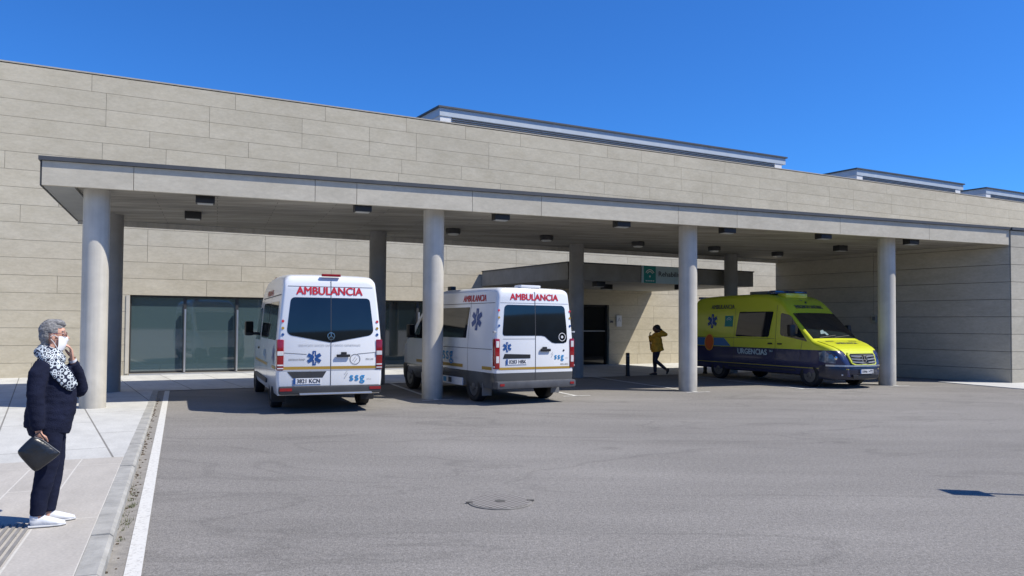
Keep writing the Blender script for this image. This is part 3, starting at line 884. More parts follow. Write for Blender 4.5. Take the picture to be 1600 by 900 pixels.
# gutter with dust and the edge line
M['gutter'] = mat('dusty_gutter', (.25, .235, .21), .95, var=.22, vscale=9, bump=.6, bscale=60)
mb = MB(); a = K0 - kd * 6 + kr * (wk - .01); b_ = K0 + kd * 15.2 + kr * (wk - .01)
def sheet(p, q, dr, wd, z): return [Vector((v.x, v.y, z)) for v in (p, p + dr * wd, q + dr * wd, q)]
mb.quad(*sheet(a, b_, kr, .13, .004))
tag(mb.build('gutter', M['gutter']), 'dusty gutter beside kerb', kind='structure')
wm_ = bpy.data.materials.new('road_paint'); wm_.use_nodes = True; N, L, b = nodes(wm_)
tc = N.new('ShaderNodeTexCoord'); n1 = N.new('ShaderNodeTexNoise'); n1.inputs['Scale'].default_value = 30; n1.inputs['Detail'].default_value = 6; n1.inputs['Roughness'].default_value = .8; L.new(tc.outputs['Object'], n1.inputs['Vector'])
rr = N.new('ShaderNodeValToRGB'); rr.color_ramp.elements[0].position = .36; rr.color_ramp.elements[0].color = (.36, .35, .33, 1); rr.color_ramp.elements[1].position = .48; rr.color_ramp.elements[1].color = (.60, .595, .56, 1)
L.new(n1.outputs['Fac'], rr.inputs[0]); L.new(rr.outputs[0], b.inputs['Base Color']); b.inputs['Roughness'].default_value = .8
M['rpaint'] = wm_
M['rpaint2'] = mat('worn_road_paint', (.55, .55, .53), .85, var=.25, vscale=8)
mb = MB()
Lp = Vector((-2.52, 5.13, 0))      # inner (left) edge sits .27 from the kerb
a = K0 - kd * 6 + kr * .268; b_ = K0 + kd * 15.0 + kr * .268
mb.quad(*sheet(a, b_, kr, .108, .008))
tag(mb.build('edge_line', M['rpaint']), 'white edge line along the kerb', kind='structure')
# parking bay lines: one per column and one half-way
mb = MB(); lnw = .10
bay = [CF[0] + Vector((6.34, 2.45, 0)) * k_ * .5 for k_ in range(2, 7)]
for k_, c in enumerate(bay):
    c = c + un * .42
    q = [c, c - un * 5.2]
    mb.quad(*sheet(Vector((c.x, c.y, 0)) - u * lnw / 2, c - un * (7.0 + k_ * .2) - u * lnw / 2, u, lnw, .008))
    mb.quad(*sheet(c + un * .08 - u * .35, c + un * .0 - u * .35, u, .7, .010))
tag(mb.build('parking_line', M['rpaint2']), 'thin white bay lines under the canopy', kind='structure')
mb = MB()
q = [Vector((13.07, 23.6, .0)), Vector((14.7, 19.3, 0)), Vector((30, 25.0, 0)), Vector((28, 29, 0))]
mb.prism([(p.x, p.y) for p in q], -.05, .02)
tag(mb.build('pavement', mat('pale_apron', (.50, .50, .48), .85, var=.12)), 'pale concrete apron at foot of the service wing', kind='structure')
# tactile ribs at the lower left
mb = MB()
for k_ in range(9):
    o0 = K0 + uk * (.47 + k_ * .048) - kd * 2.2
    a0 = o0; a1 = o0 + kd * 3.75
    c = (a0 + a1) / 2; mb.box((c.x, c.y, pz(c) + .004), ((a1 - a0).length, .022, .012), rz=math.atan2(kd.y, kd.x))
for k_ in range(9):
    o0 = K0 + uk * (.92 + k_ * .048) - kd * 2.2
    a0 = o0; a1 = o0 + kd * 3.75
    c = (a0 + a1) / 2; mb.box((c.x, c.y, pz(c) + .004), ((a1 - a0).length, .022, .012), rz=math.atan2(kd.y, kd.x))
tag(mb.build('tactile_paving', mat('ribbed_slab', (.22, .21, .195), .9, var=.15, vscale=6)), 'ribbed grey tactile paving strip', kind='structure')

# weeds along the gutter: uncountable
mb = MB(); rw = random.Random(9)
for k_ in range(34):
    s = rw.choice([rw.gauss(1.9, .35), rw.gauss(2.7, .4), rw.uniform(.2, 9)])
    c = K0 + kd * s + kr * (wk + rw.uniform(.0, .07))
    for j in range(rw.randint(3, 9)):
        a = rw.uniform(0, 6.28); h = rw.uniform(.012, .045); r_ = rw.uniform(.01, .04)
        p = c + Vector((rw.uniform(-.03, .03), rw.uniform(-.03, .03), .004)); d = Vector((math.cos(a), math.sin(a), 0))
        sd_ = Vector((-d.y, d.x, 0)) * .003
        mb.f([mb.v(p - sd_), mb.v(p + sd_), mb.v(p + d * r_ + Vector((0, 0, h)))])
tag(mb.build('gutter_weeds', mat('weeds', (.075, .085, .03), .8, var=.4, vscale=20), recalc=False), 'small dry weeds growing in the gutter', kind='stuff')
mb = MB()
for k_ in range(160):
    s = rw.uniform(-1, 13); c = K0 + kd * s + kr * (wk + abs(rw.gauss(0, .035))); z = rw.uniform(.003, .012)
    mb.box((c.x, c.y, .004 + z / 2), (z * 2, z * 1.6, z), rz=rw.uniform(0, 3))
tag(mb.build('gutter_debris', mat('debris', (.10, .075, .05), .9, var=.5, vscale=30)), 'dry leaf and grit debris along the gutter', kind='stuff')

# manhole
mh = empty('manhole_cover', (-.1, 7.36, 0)); mh.scale = (.95, .95, 1); tag(mh, 'round cast iron manhole cover set in the asphalt', 'manhole cover')
mb = MB(); mb.lathe([(.32, .001), (.32, .008), (.30, .010)], seg=48); mb.build('frame', mat('cover_frame', (.215, .205, .185), .8, .2, var=.3, vscale=9), mh)
mm = bpy.data.materials.new('cast_cover'); mm.use_nodes = True; N, L, b = nodes(mm)
tc = N.new('ShaderNodeTexCoord'); ck = N.new('ShaderNodeTexChecker'); ck.inputs['Scale'].default_value = 28; ck.inputs['Color1'].default_value = (.13, .118, .10, 1); ck.inputs['Color2'].default_value = (.30, .285, .265, 1)
L.new(tc.outputs['Object'], ck.inputs[0]); L.new(ck.outputs[0], b.inputs['Base Color']); b.inputs['Roughness'].default_value = .75; b.inputs['Metallic'].default_value = .2
mb = MB(); mb.lathe([(.295, .009), (.295, .013)], seg=48)
mb.lathe([(.055, .0135), (.055, .016)], seg=20, mi=1)
for a in (10, 190):
    mb.box((.31 * math.cos(R(a)), .31 * math.sin(R(a)), .012), (.07, .03, .008), rz=R(a), mi=1)
mb.build('lid', [mm, mat('lug', (.09, .085, .075), .8)], mh)

# bollards
def bollard(x_, y_, lab, proto=[None]):
    if proto[0] is None:
        r_ = empty('bollard'); 
        mb = MB(); mb.lathe([(.065, 0), (.065, .74), (.058, .76)], seg=20); mb.build('post', M['black'], r_, smooth=40)
        mb = MB(); mb.lathe([(.0665, .64), (.0665, .67)], seg=20, cap=False); mb.build('band', M['mgrey'], r_, smooth=40)
        mb = MB(); mb.lathe([(.08, .0), (.08, .03), (.058, .04)], seg=20); mb.build('base_collar', M['black'], r_, smooth=40)
        proto[0] = r_
    else: r_ = copy_tree(proto[0])
    r_.location = (x_, y_, .012); tag(r_, lab, 'bollard', 'black bollards along the plaza edge')
bollard(3.82, 25.3, 'slim black bollard between white ambulance and walking person')
bollard(6.78, 26.95, 'slim black bollard mostly hidden behind the tail of the yellow ambulance')

# off-frame sign post that throws the shadow at the right edge
sp = empty('sign_post', (6.48, 7.62, 0)); tag(sp, 'tall thin post with small plate standing just outside the right picture edge', 'sign post')
mb = MB(); mb.lathe([(.03, 0), (.03, 2.62)], seg=16); mb.build('pole', M['alu'], sp, smooth=40)
mb = MB(); mb.box((-.04, 0, 2.36), (.03, .27, .50), rz=R(4), bevel=.005); mb.build('plate', M['white'], sp)

# ================================================================== VANS
def interp(tab, x):
    if x <= tab[0][0]: return tab[0][1]
    for (a, fa), (b_, fb) in zip(tab, tab[1:]):
        if x <= b_:
            t = (x - a) / (b_ - a); return fa + (fb - fa) * t
    return tab[-1][1]

class Van:
    def __init__(s, top, wid, rad, zb, xr, xf, tum, lean, zref):
        s.top, s.wid, s.rad, s.zb, s.xr, s.xf, s.tum, s.lean, s.zref = top, wid, rad, zb, xr, xf, tum, lean, zref
    def W(s, x): return interp(s.wid, x)
    def zt(s, x): return interp(s.top, x)
    def r(s, x): return interp(s.rad, x)
    def Y(s, x, z):
        y = s.W(x)
        if z > s.zref: y -= s.tum * ((z - s.zref) / (2.5 - s.zref)) ** 1.35
        if z < .62: y -= .045 * ((.62 - z) / .3) ** 1.5
        # character crease
        y += .008 * math.exp(-((z - 1.02) / .05) ** 2) * (1 if s.xr + .4 < x < 3.6 else 0)
        return y
    def shear(s, x, z):
        k_ = max(0., 1 - (x - s.xr) / .6)
        return s.lean * max(0., (z - 1.05) / 1.5) ** 1.6 * k_
    def topz(s, x, y):
        zt, r = s.zt(x), s.r(x); ye = s.Y(x, zt - r); ay = abs(y)
        if ay <= ye - r: return zt - .012 * (ay / max(.1, ye - r)) ** 2
        q = min(1., (ay - (ye - r)) / r)
        return zt - r - .0 + r * math.sqrt(max(0, 1 - q * q)) - .012 * (1 - q)
    def P_side(s, sg):
        def fn(x, z):
            f = lambda x_, z_: Vector((x_ + s.shear(x_, z_), sg * s.Y(x_, z_), z_))
            p = f(x, z); a = f(x + .01, z) - p; b_ = f(x, z + .01) - p
            n = a.cross(b_).normalized()
            if n.y * sg < 0: n = -n
            return p, n
        return fn
    def P_rear(s):
        def fn(y, z):      # y: picture-right is the van's right, so a = -y
            p = Vector((s.xr + s.shear(s.xr, z), -y, z)); q = Vector((s.xr + s.shear(s.xr, z + .01), -y, z + .01))
            n = Vector((0, -1, 0)).cross(q - p).normalized()
            if n.x > 0: n = -n
            return p, n
        return fn
    def P_top(s, flip=1):
        def fn(y, x):
            f = lambda y_, x_: Vector((x_, y_, s.topz(x_, y_)))
            p = f(y, x); a = f(y + .005, x) - p; b_ = f(y, x + .005) - p
            n = a.cross(b_).normalized()
            if n.z < 0: n = -n
            return p, n
        return fn
    def body(s, parent, m, wheels, rw_=.42):
        mb = MB(); rings = []
        xs = [s.xr, s.xr + .015, s.xr + .045, s.xr + .10]
        x = s.xr + .2
        while x < 2.2: xs.append(x); x += .2
        while x < s.xf - .25: xs.append(x); x += .07
        while x < s.xf - .01: xs.append(x); x += .03
        xs.append(s.xf)
        ins = {0: .05, 1: .022, 2: .006}
        for i, x in enumerate(xs):
            iz = ins.get(i, 0)
            zt = s.zt(x) - iz; r = s.r(x); zb = s.zb + (iz if i < 3 else 0)
            pts = []; n1 = 14
            ztc = max(zt - r, zb + .06)
            for k_ in range(n1 + 1):
                z = zb + (ztc - zb) * k_ / n1; pts.append((s.Y(x, z) - iz, z))
            ye = pts[-1][0]
            for k_ in range(1, 7):
                a = math.pi / 2 * k_ / 6; pts.append((ye - r + r * math.cos(a), ztc + (zt - ztc - .012) * math.sin(a)))
            for k_ in range(1, 5):
                yy = (ye - r) * (1 - k_ / 4.5); pts.append((yy, zt - .012 * (yy / (ye - r)) ** 2))
            full = [(y, z) for y, z in pts] + [(-y, z) for y, z in pts[::-1]]
            rings.append([mb.v((x + s.shear(x, z), y, z)) for y, z in full])
        n = len(rings[0])
        for a, b_ in zip(rings, rings[1:]):
            for k_ in range(n): mb.f([a[k_], a[(k_ + 1) % n], b_[(k_ + 1) % n], b_[k_]])
        for rg in (rings[0], rings[-1]):
            h = n // 2
            for k_ in range(h - 1): mb.f([rg[k_], rg[k_ + 1], rg[n - 2 - k_], rg[n - 1 - k_]])
        bmesh.ops.recalc_face_normals(mb.bm, faces=mb.bm.faces)
        o = mb.build('body', [m, M['black']], parent)
        # wheel arches
        cut = MB()
        for wx in wheels:
            for sg in (-1, 1):
                Mx = Matrix.Translation((wx, sg * .62, .36)) @ Matrix.Rotation(R(-90 * sg), 4, 'X')
                cut.lathe([(rw_, 0), (rw_, .8)], Mx, seg=40)
        co = cut.build('cutter', M['black'])
        for m_ in (M['black'],): pass
        bo = o.modifiers.new('b', 'BOOLEAN'); bo.operation = 'DIFFERENCE'; bo.object = co; bo.solver = 'EXACT'
        try: bo.material_mode = 'TRANSFER'
        except Exception: pass
        evald(o, None)
        me = o.data
        bpy.data.objects.remove(co)
        # the arch liner takes the dark material
        for p in me.polygons:
            c = p.center
            for wx in wheels:
                d = math.hypot(c.x - wx, c.z - .36)
                if d < rw_ + .004 and .6 < abs(c.y) and (abs(p.normal.y) < .5 or abs(c.y) < .64): p.material_index = 1
            if p.normal.z < -.9 and c.z < s.zb + .05: p.material_index = 1
        if len(me.materials) < 2: me.materials.append(M['black'])
        for p in me.polygons: p.use_smooth = True
        me.set_sharp_from_angle(angle=R(32))
        return o

def wheel(parent, x, y, sg, r=.335, cap=False):
    root_m = Matrix.Translation((x, y, r)) @ Matrix.Rotation(R(-90 * sg), 4, 'X')
    mb = MB(); mb.lathe([(r * .62, -.105), (r * .80, -.115), (r * .95, -.105), (r, -.08), (r, .07), (r * .95, .10), (r * .80, .112), (r * .64, .10), (r * .62, .06)], root_m, seg=40)
    ty = mb.build('tyre', M['rubber'], None, smooth=35)
    wh = empty('wheel'); wh.parent = parent
    ty.parent = wh
    mb = MB(); mb.lathe([(r * .63, .085), (r * .60, .09), (r * .57, .05), (r * .50, .055), (r * .46, .075), (r * .30, .085), (r * .24, .06), (r * .22, .10), (r * .10, .108), (.004, .11)], root_m, seg=40)
    for k_ in range(10):
        a = 2 * math.pi * k_ / 10
        c = root_m @ Vector((r * .485 * math.cos(a), r * .485 * math.sin(a), .066))
        mb.box(c, (.058, .022, .058), M=Matrix.Rotation(-a * sg, 4, 'Y'), mi=1)
    for k_ in range(5):
        a = 2 * math.pi * k_ / 5
        c = root_m @ Vector((r * .27 * math.cos(a), r * .27 * math.sin(a), .085))
        mb.box(c, (.022, .012, .022), mi=1)
    mb.build('rim', [M['rim'], M['black']], wh, smooth=35)
    return wh

def plate_fn(fn, c, text, parent, wd=.52, h=.11, off=.012, flip=1):
    pl = free_patch('number_plate', [[(c[0] - wd / 2 , c[1] - h / 2), (c[0] + wd / 2, c[1] - h / 2), (c[0] + wd / 2, c[1] + h / 2), (c[0] - wd / 2, c[1] + h / 2)]], M['white'], fn, parent, off)
    x0 = c[0] - wd / 2 if flip > 0 else c[0] + wd / 2
    free_patch('country_band', [[(x0, c[1] - h / 2), (x0 + .045 * flip, c[1] - h / 2), (x0 + .045 * flip, c[1] + h / 2), (x0, c[1] + h / 2)]], M['blue'], fn, pl, off + .002)
    place_text('lettering', text, h * .95, M['darktext'], fn, (c[0] + .02 * flip, c[1] - .002), pl, bold=.003, off=off + .002, width=.42, flipu=flip < 0)
    return pl

def bar3(mb, fn, a, b_, wd, off):
    """thin strip on a surface between 2D points a, b"""
    a = Vector(a); b_ = Vector(b_); d = (b_ - a).normalized(); q = Vector((-d.y, d.x)) * wd / 2
    n = max(1, int((b_ - a).length / .12)); pr = None
    for i in range(n + 1):
        c = a + (b_ - a) * i / n
        p0, nn = fn(*(c - q)); p1, _ = fn(*(c + q))
        cur = (mb.v(p0 + nn * off), mb.v(p1 + nn * off))
        if pr: mb.f([pr[0], pr[1], cur[1], cur[0]])
        pr = cur

def ssg_mark(fn, c, h, parent, flip=False):
    place_text('logo_lettering', 'ssg', h * 1.15, M['cyan'], fn, c, parent, bold=h * .016, off=.006, flipu=flip, space=1.15)
    s = -1 if flip else 1
    mb = MB()
    bar3(mb, fn, (c[0] - s * h * 1.25, c[1] - h * .1), (c[0] - s * h * .95, c[1] + h * .42), h * .07, .0065)
    bar3(mb, fn, (c[0] - s * h * 1.25, c[1] + h * .3), (c[0] - s * h * 1.02, c[1] + h * .6), h * .07, .0065)
    mb.build('logo_mark', M['greytext'], parent, recalc=False)
    place_text('logo_suffix', 's.l.u.', h * .28, M['greytext'], fn, (c[0] + s * h * 1.25, c[1] - h * .18), parent, off=.006, flipu=flip)

def mirror_part(parent, x, y, sg, z=1.55):
    mb = MB(); c = Vector((x, y + sg * .20, z))
    mb.box(c, (.14, .19, .34), bevel=.04, rz=R(8 * sg)); 
    mb.box((x + .02, y + sg * .07, z - .12), (.07, .2, .07), bevel=.02)
    o = mb.build('wing_mirror', M['black'], parent, smooth=50)
    mb = MB(); mb.box(c + Vector((-.073, 0, .03)), (.006, .15, .25), rz=R(8 * sg)); mb.build('mirror_glass', M['glassdark'], o)
    return o

WHITE = (.74, .76, .78); GOLD = (.50, .33, .05); GREYB = (.42, .43, .44)

# ---- Sprinter-type profile
SP = dict(
    top=[(-1.24, 2.50), (-1.20, 2.56), (-1.08, 2.605), (-.6, 2.64), (.4, 2.67), (1.4, 2.675), (2.0, 2.65), (2.3, 2.59), (2.55, 2.47), (2.75, 2.31), (2.90, 2.14), (3.05, 2.0), (3.45, 1.62), (3.78, 1.32), (3.86, 1.285), (4.1, 1.215), (4.3, 1.14), (4.42, 1.07), (4.50, .99), (4.57, .88), (4.63, .76), (4.67, .62)],
    wid=[(-1.24, .985), (-1.1, .995), (3.0, .995), (3.7, .985), (4.0, .965), (4.2, .93), (4.35, .885), (4.48, .82), (4.58, .74), (4.67, .62)],
    rad=[(-1.24, .16), (2.4, .17), (2.9, .14), (3.7, .12), (4.1, .14), (4.4, .13), (4.67, .10)],
    zb=.33, xr=-1.24, xf=4.67, tum=.13, lean=.10, zref=1.05)
MS = dict(
    top=[(-1.02, 2.40), (-.98, 2.45), (-.85, 2.48), (0, 2.50), (1.8, 2.50), (2.3, 2.44), (2.6, 2.30), (2.85, 2.10), (3.3, 1.72), (3.7, 1.38), (3.9, 1.30), (4.15, 1.16), (4.3, 1.02), (4.42, .85), (4.52, .6)],
    wid=[(-1.02, .985), (-.9, .995), (3.2, .995), (3.8, .97), (4.1, .92), (4.3, .84), (4.52, .68)],
    rad=[(-1.02, .13), (2.4, .14), (3.7, .12), (4.1, .14), (4.52, .12)],
    zb=.33, xr=-1.02, xf=4.52, tum=.13, lean=.06, zref=1.15)

def van_common(root, V, m, wb, kind):
    body = V.body(root, m, (0, wb))
    for x in (0, wb):
        for sg in (-1, 1): wheel(root, x, sg * .865, sg)
    mb = MB(); mb.box(((wb) / 2, 0, .36), (wb + .9, 1.3, .16)); mb.build('underbody', M['black'], root)
    return body

# ---------------- VAN 1 : left white ambulance
def white_sprinter():
    hd = Vector((-.391, .92, 0)); rz = math.atan2(hd.y, hd.x)
    root = empty('ambulance', (-3.915, 15.74, 0), rz)
    tag(root, 'leftmost white ambulance, seen from behind, wide rear window and star above gold stripe', 'ambulance')
    V = Van(**SP); m = paint('white_gold_paint', [(0, WHITE)], dirt=.05)
    van_common(root, V, m, 3.665, 's')
    rear = V.P_rear()
    # rear window
    win = [(-.80, 1.50), (-.66, 1.40), (-.35, 1.345), (-.01, 1.33), (-.01, 2.16), (-.72, 2.16), (-.78, 1.9)]
    rwn = rp([(-.82, 1.47), (-.006, 1.32), (-.006, 2.17), (-.74, 2.17)], [.12, .01, .01, .08], 6)
    rwn2 = [(-a, b_) for a, b_ in rwn]
    for pl in (rwn, rwn2):
        poly_patch('rear_window', [pl], M['glassdark'], rear, root, off=.006)
    mb = MB(); bar3(mb, rear, (0, .48), (0, 2.5), .012, .005); 
    bar3(mb, rear, (-.86, 1.13), (-.45, 1.10), .008, .004); bar3(mb, rear, (.86, 1.13), (.5, 1.10), .008, .004)
    bar3(mb, rear, (-.80, 2.38), (.80, 2.38), .008, .004)
    mb.build('door_seam', M['seam'], root, recalc=False)
    mb = MB(); bar3(mb, rear, (-.9, .845), (.9, .845), .055, .004); mb.build('gold_stripe', M['gold'], root, recalc=False)
    mb = MB(); bar3(mb, rear, (-.9, .805), (.9, .805), .022, .0035); mb.build('grey_stripe', M['greytext'], root, recalc=False)
    place_text('lettering', 'AMBULANCIA', .205, M['red'], rear, (-.02, 2.29), root, bold=.006, width=1.24)
    place_text('lettering', 'SERVICIOS SOCIO SANITARIOS GENERALES', .055, M['greytext'], rear, (-.02, 1.265), root, width=1.16)
    place_text('lettering', 'ASISTENCIA.TRANSP', .045, M['darktext'], rear, (-.63, 1.0), root, width=.30)
    place_text('lettering', 'RES.CAR', .045, M['darktext'], rear, (.74, 1.0), root, width=.15)
    star_of_life(rear, (-.31, 1.03), .27, root, M['blue'], M['white'])
    ring2(rear, (.46, 1.0), .095, .010, root, M['darktext'])
    mb = MB(); bar3(mb, rear, (.42, .98), (.47, 1.05), .012, .006); bar3(mb, rear, (.45, .95), (.50, 1.02), .012, .006); mb.build('ring_mark', M['greytext'], root, recalc=False)
    ssg_mark(rear, (.50, .66), .19, root)
    # maker's star on the window
    ring2(rear, (0, 1.44), .065, .012, root, M['chrome'], 'badge', off=.02)
    mb = MB()
    for a in (90, 210, 330): bar3(mb, rear, (0, 1.44), (.06 * math.cos(R(a)), 1.44 + .06 * math.sin(R(a))), .012, .021)
    mb.build('badge_star', M['chrome'], root, recalc=False)
    # handle
    mb = MB(); mb.box((-1.27, -.23, 1.07), (.03, .26, .05), bevel=.012); mb.box((-1.262, -.24, 1.11), (.02, .11, .06), bevel=.012)
    mb.build('door_handle', M['black'], root, smooth=40)
    # plate recess
    mb = MB(); free = free_patch('plate_recess', [[(-.80, .78), (-.70, .66), (-.15, .66), (-.08, .78)]], M['dgrey'], rear, root, .005); mb.bm.free()
    plate_fn(rear, (-.43, .60), '3821 KCN', root)
    # bumper
    mb = MB(); mb.box((-1.25, 0, .435), (.20, 1.90, .15), bevel=.035); mb.build('rear_bumper', M['dgrey'], root, smooth=40)
    mb = MB(); mb.box((-1.38, -.08, .37), (.10, 1.35, .035), bevel=.012)
    for y in (-.4, .3): mb.box((-1.3, y, .37), (.2, .04, .03))
    mb.build('step_bar', M['alu'], root, smooth=40)
    for sg in (-1, 1):
        mb = MB(); mb.box((-1.352, sg * .83, .455), (.012, .22, .055)); mb.build('reflector', M['redl'], root)
        # tail light
        tl = MB(); tl.box((-1.19, sg * .925, 1.09), (.13, .13, .58), bevel=.03); t_ = tl.build('tail_light', M['redl'], root, smooth=50)
        for zz_, hh_ in ((1.12, .08), (.90, .026), (.84, .022)):
            tl = MB(); tl.box((-1.253, sg * .925, zz_), (.016, .11, hh_), bevel=.004); tl.build('indicator', M['whitel'], t_)
        sfn = V.P_side(sg)
        for z, mm_ in ((1.72, M['red']), (1.59, M['gold']), (1.47, M['blue'])):
            free_patch('round_sticker', [circle2((-.945, z), .03, 12)], mm_, rear, root, .008) if False else free_patch('round_sticker', [circle2((sg * -.885 + 0, z), .026, 12)], mm_, rear, root, .009)
        # side glazing
        poly_patch('side_window', [rp([(-.95, 1.36), (.55, 1.36), (.55, 2.10), (-.85, 2.10)], .06), rp([(.62, 1.36), (2.0, 1.36), (2.0, 2.10), (.62, 2.10)], .06)], M['glassdark'], sfn, root, off=.005)
        poly_patch('cab_window', [rp([(2.32, 1.30), (3.42, 1.30), (2.86, 2.0), (2.36, 2.03)], .05)], M['glassdark'], sfn, root, off=.005)
        mb = MB()
        for x in (.58, 2.16, 2.24): bar3(mb, sfn, (x, .5), (x, 2.2), .010, .004)
        bar3(mb, sfn, (3.32, .7), (3.40, 1.3), .010, .004); bar3(mb, sfn, (-1.1, 2.22), (2.4, 2.22), .02, .004)
        mb.build('panel_seam', M['seam'], root, recalc=False)
        mb = MB(); bar3(mb, sfn, (-1.1, .845), (-.45, .845), .055, .005); bar3(mb, sfn, (.45, .845), (3.2, .845), .055, .005); mb.build('side_stripe', M['gold'], root, recalc=False)
        star_of_life(sfn, (-.7, 1.08), .36, root, M['blue'], M['white'])
        place_text('lettering', 'AMBULANCIA', .16, M['red'], sfn, (1.0, 2.30), root, width=1.2, bold=.005, flipu=sg > 0)
        ssg_mark(sfn, (1.0, 1.08), .26, root, flip=sg > 0)
        mb = MB(); mb.box((2.42, sg * 1.0, 1.12), (.16, .03, .04), bevel=.01); mb.build('door_handle', M['black'], root)
        mb = MB(); mb.box((1.85, sg * 1.0, .50), (2.6, .03, .09), bevel=.01); mb.build('side_moulding', M['dgrey'], root)
        mb = MB(); mb.box((-.46, sg * .87, .30), (.02, .26, .30)); mb.build('mud_flap', M['black'], root)
        mirror_part(root, 3.18, sg * .96, sg)
    poly_patch('windscreen', [[(-.80, 2.93), (.80, 2.93), (.86, 3.76), (-.86, 3.76)]], M['glassws'], V.P_top(), root, off=.006)
    # roof fittings
    mb = MB(); mb.box((-1.14, 0, 2.60), (.07, .36, .05), bevel=.012); mb.build('brake_light', M['redl'], root)
    mb = MB(); mb.box((2.1, .62, 2.66), (.22, .16, .10), bevel=.02); mb.build('beacon', M['redl'], root, smooth=40)
    front_face(root, V, M['dgrey'], white=True)
    return root

def front_face(root, V, bumper_m, white=False, plate='1846 HTJ', detailed=False):
    # nose: bumper, grille, headlights
    mb = MB()
    # bumper follows the nose plan
    pts = [(-.96, 3.98), (-.94, 4.18), (-.86, 4.42), (-.70, 4.60), (-.45, 4.70), (0, 4.735), (.45, 4.70), (.70, 4.60), (.86, 4.42), (.94, 4.18), (.96, 3.98)]
    sc = V.xf / 4.67
    lv = [(.24, -.05), (.28, -.01), (.40, .015), (.50, .02), (.60, .015), (.66, -.02)]
    rings = []
    for z, o in lv:
        rings.append([mb.v(((x + o) * sc, y * (1 + o * .3), z)) for y, x in pts])
    for a, b_ in zip(rings, rings[1:]):
        for k_ in range(len(pts) - 1): mb.f([a[k_], a[k_ + 1], b_[k_ + 1], b_[k_]])
    mb.f(rings[0]); mb.f(rings[-1][::-1])
    bp = mb.build('front_bumper', bumper_m, root, smooth=50)
    mb = MB(); mb.box((4.735 * sc, 0, .33), (.03, 1.0, .10), bevel=.01); mb.build('lower_grille', M['black'], root)
    if detailed:
        mb = MB(); pr = None
        for y, x in pts[1:-1]:
            cur = (mb.v(((x + .03), y * 1.005, .60)), mb.v(((x + .028), y * 1.005, .645)))
            if pr: mb.f([pr[0], cur[0], cur[1], pr[1]])
            pr = cur
        mb.build('bumper_trim', M['alu'], root)
    return bp

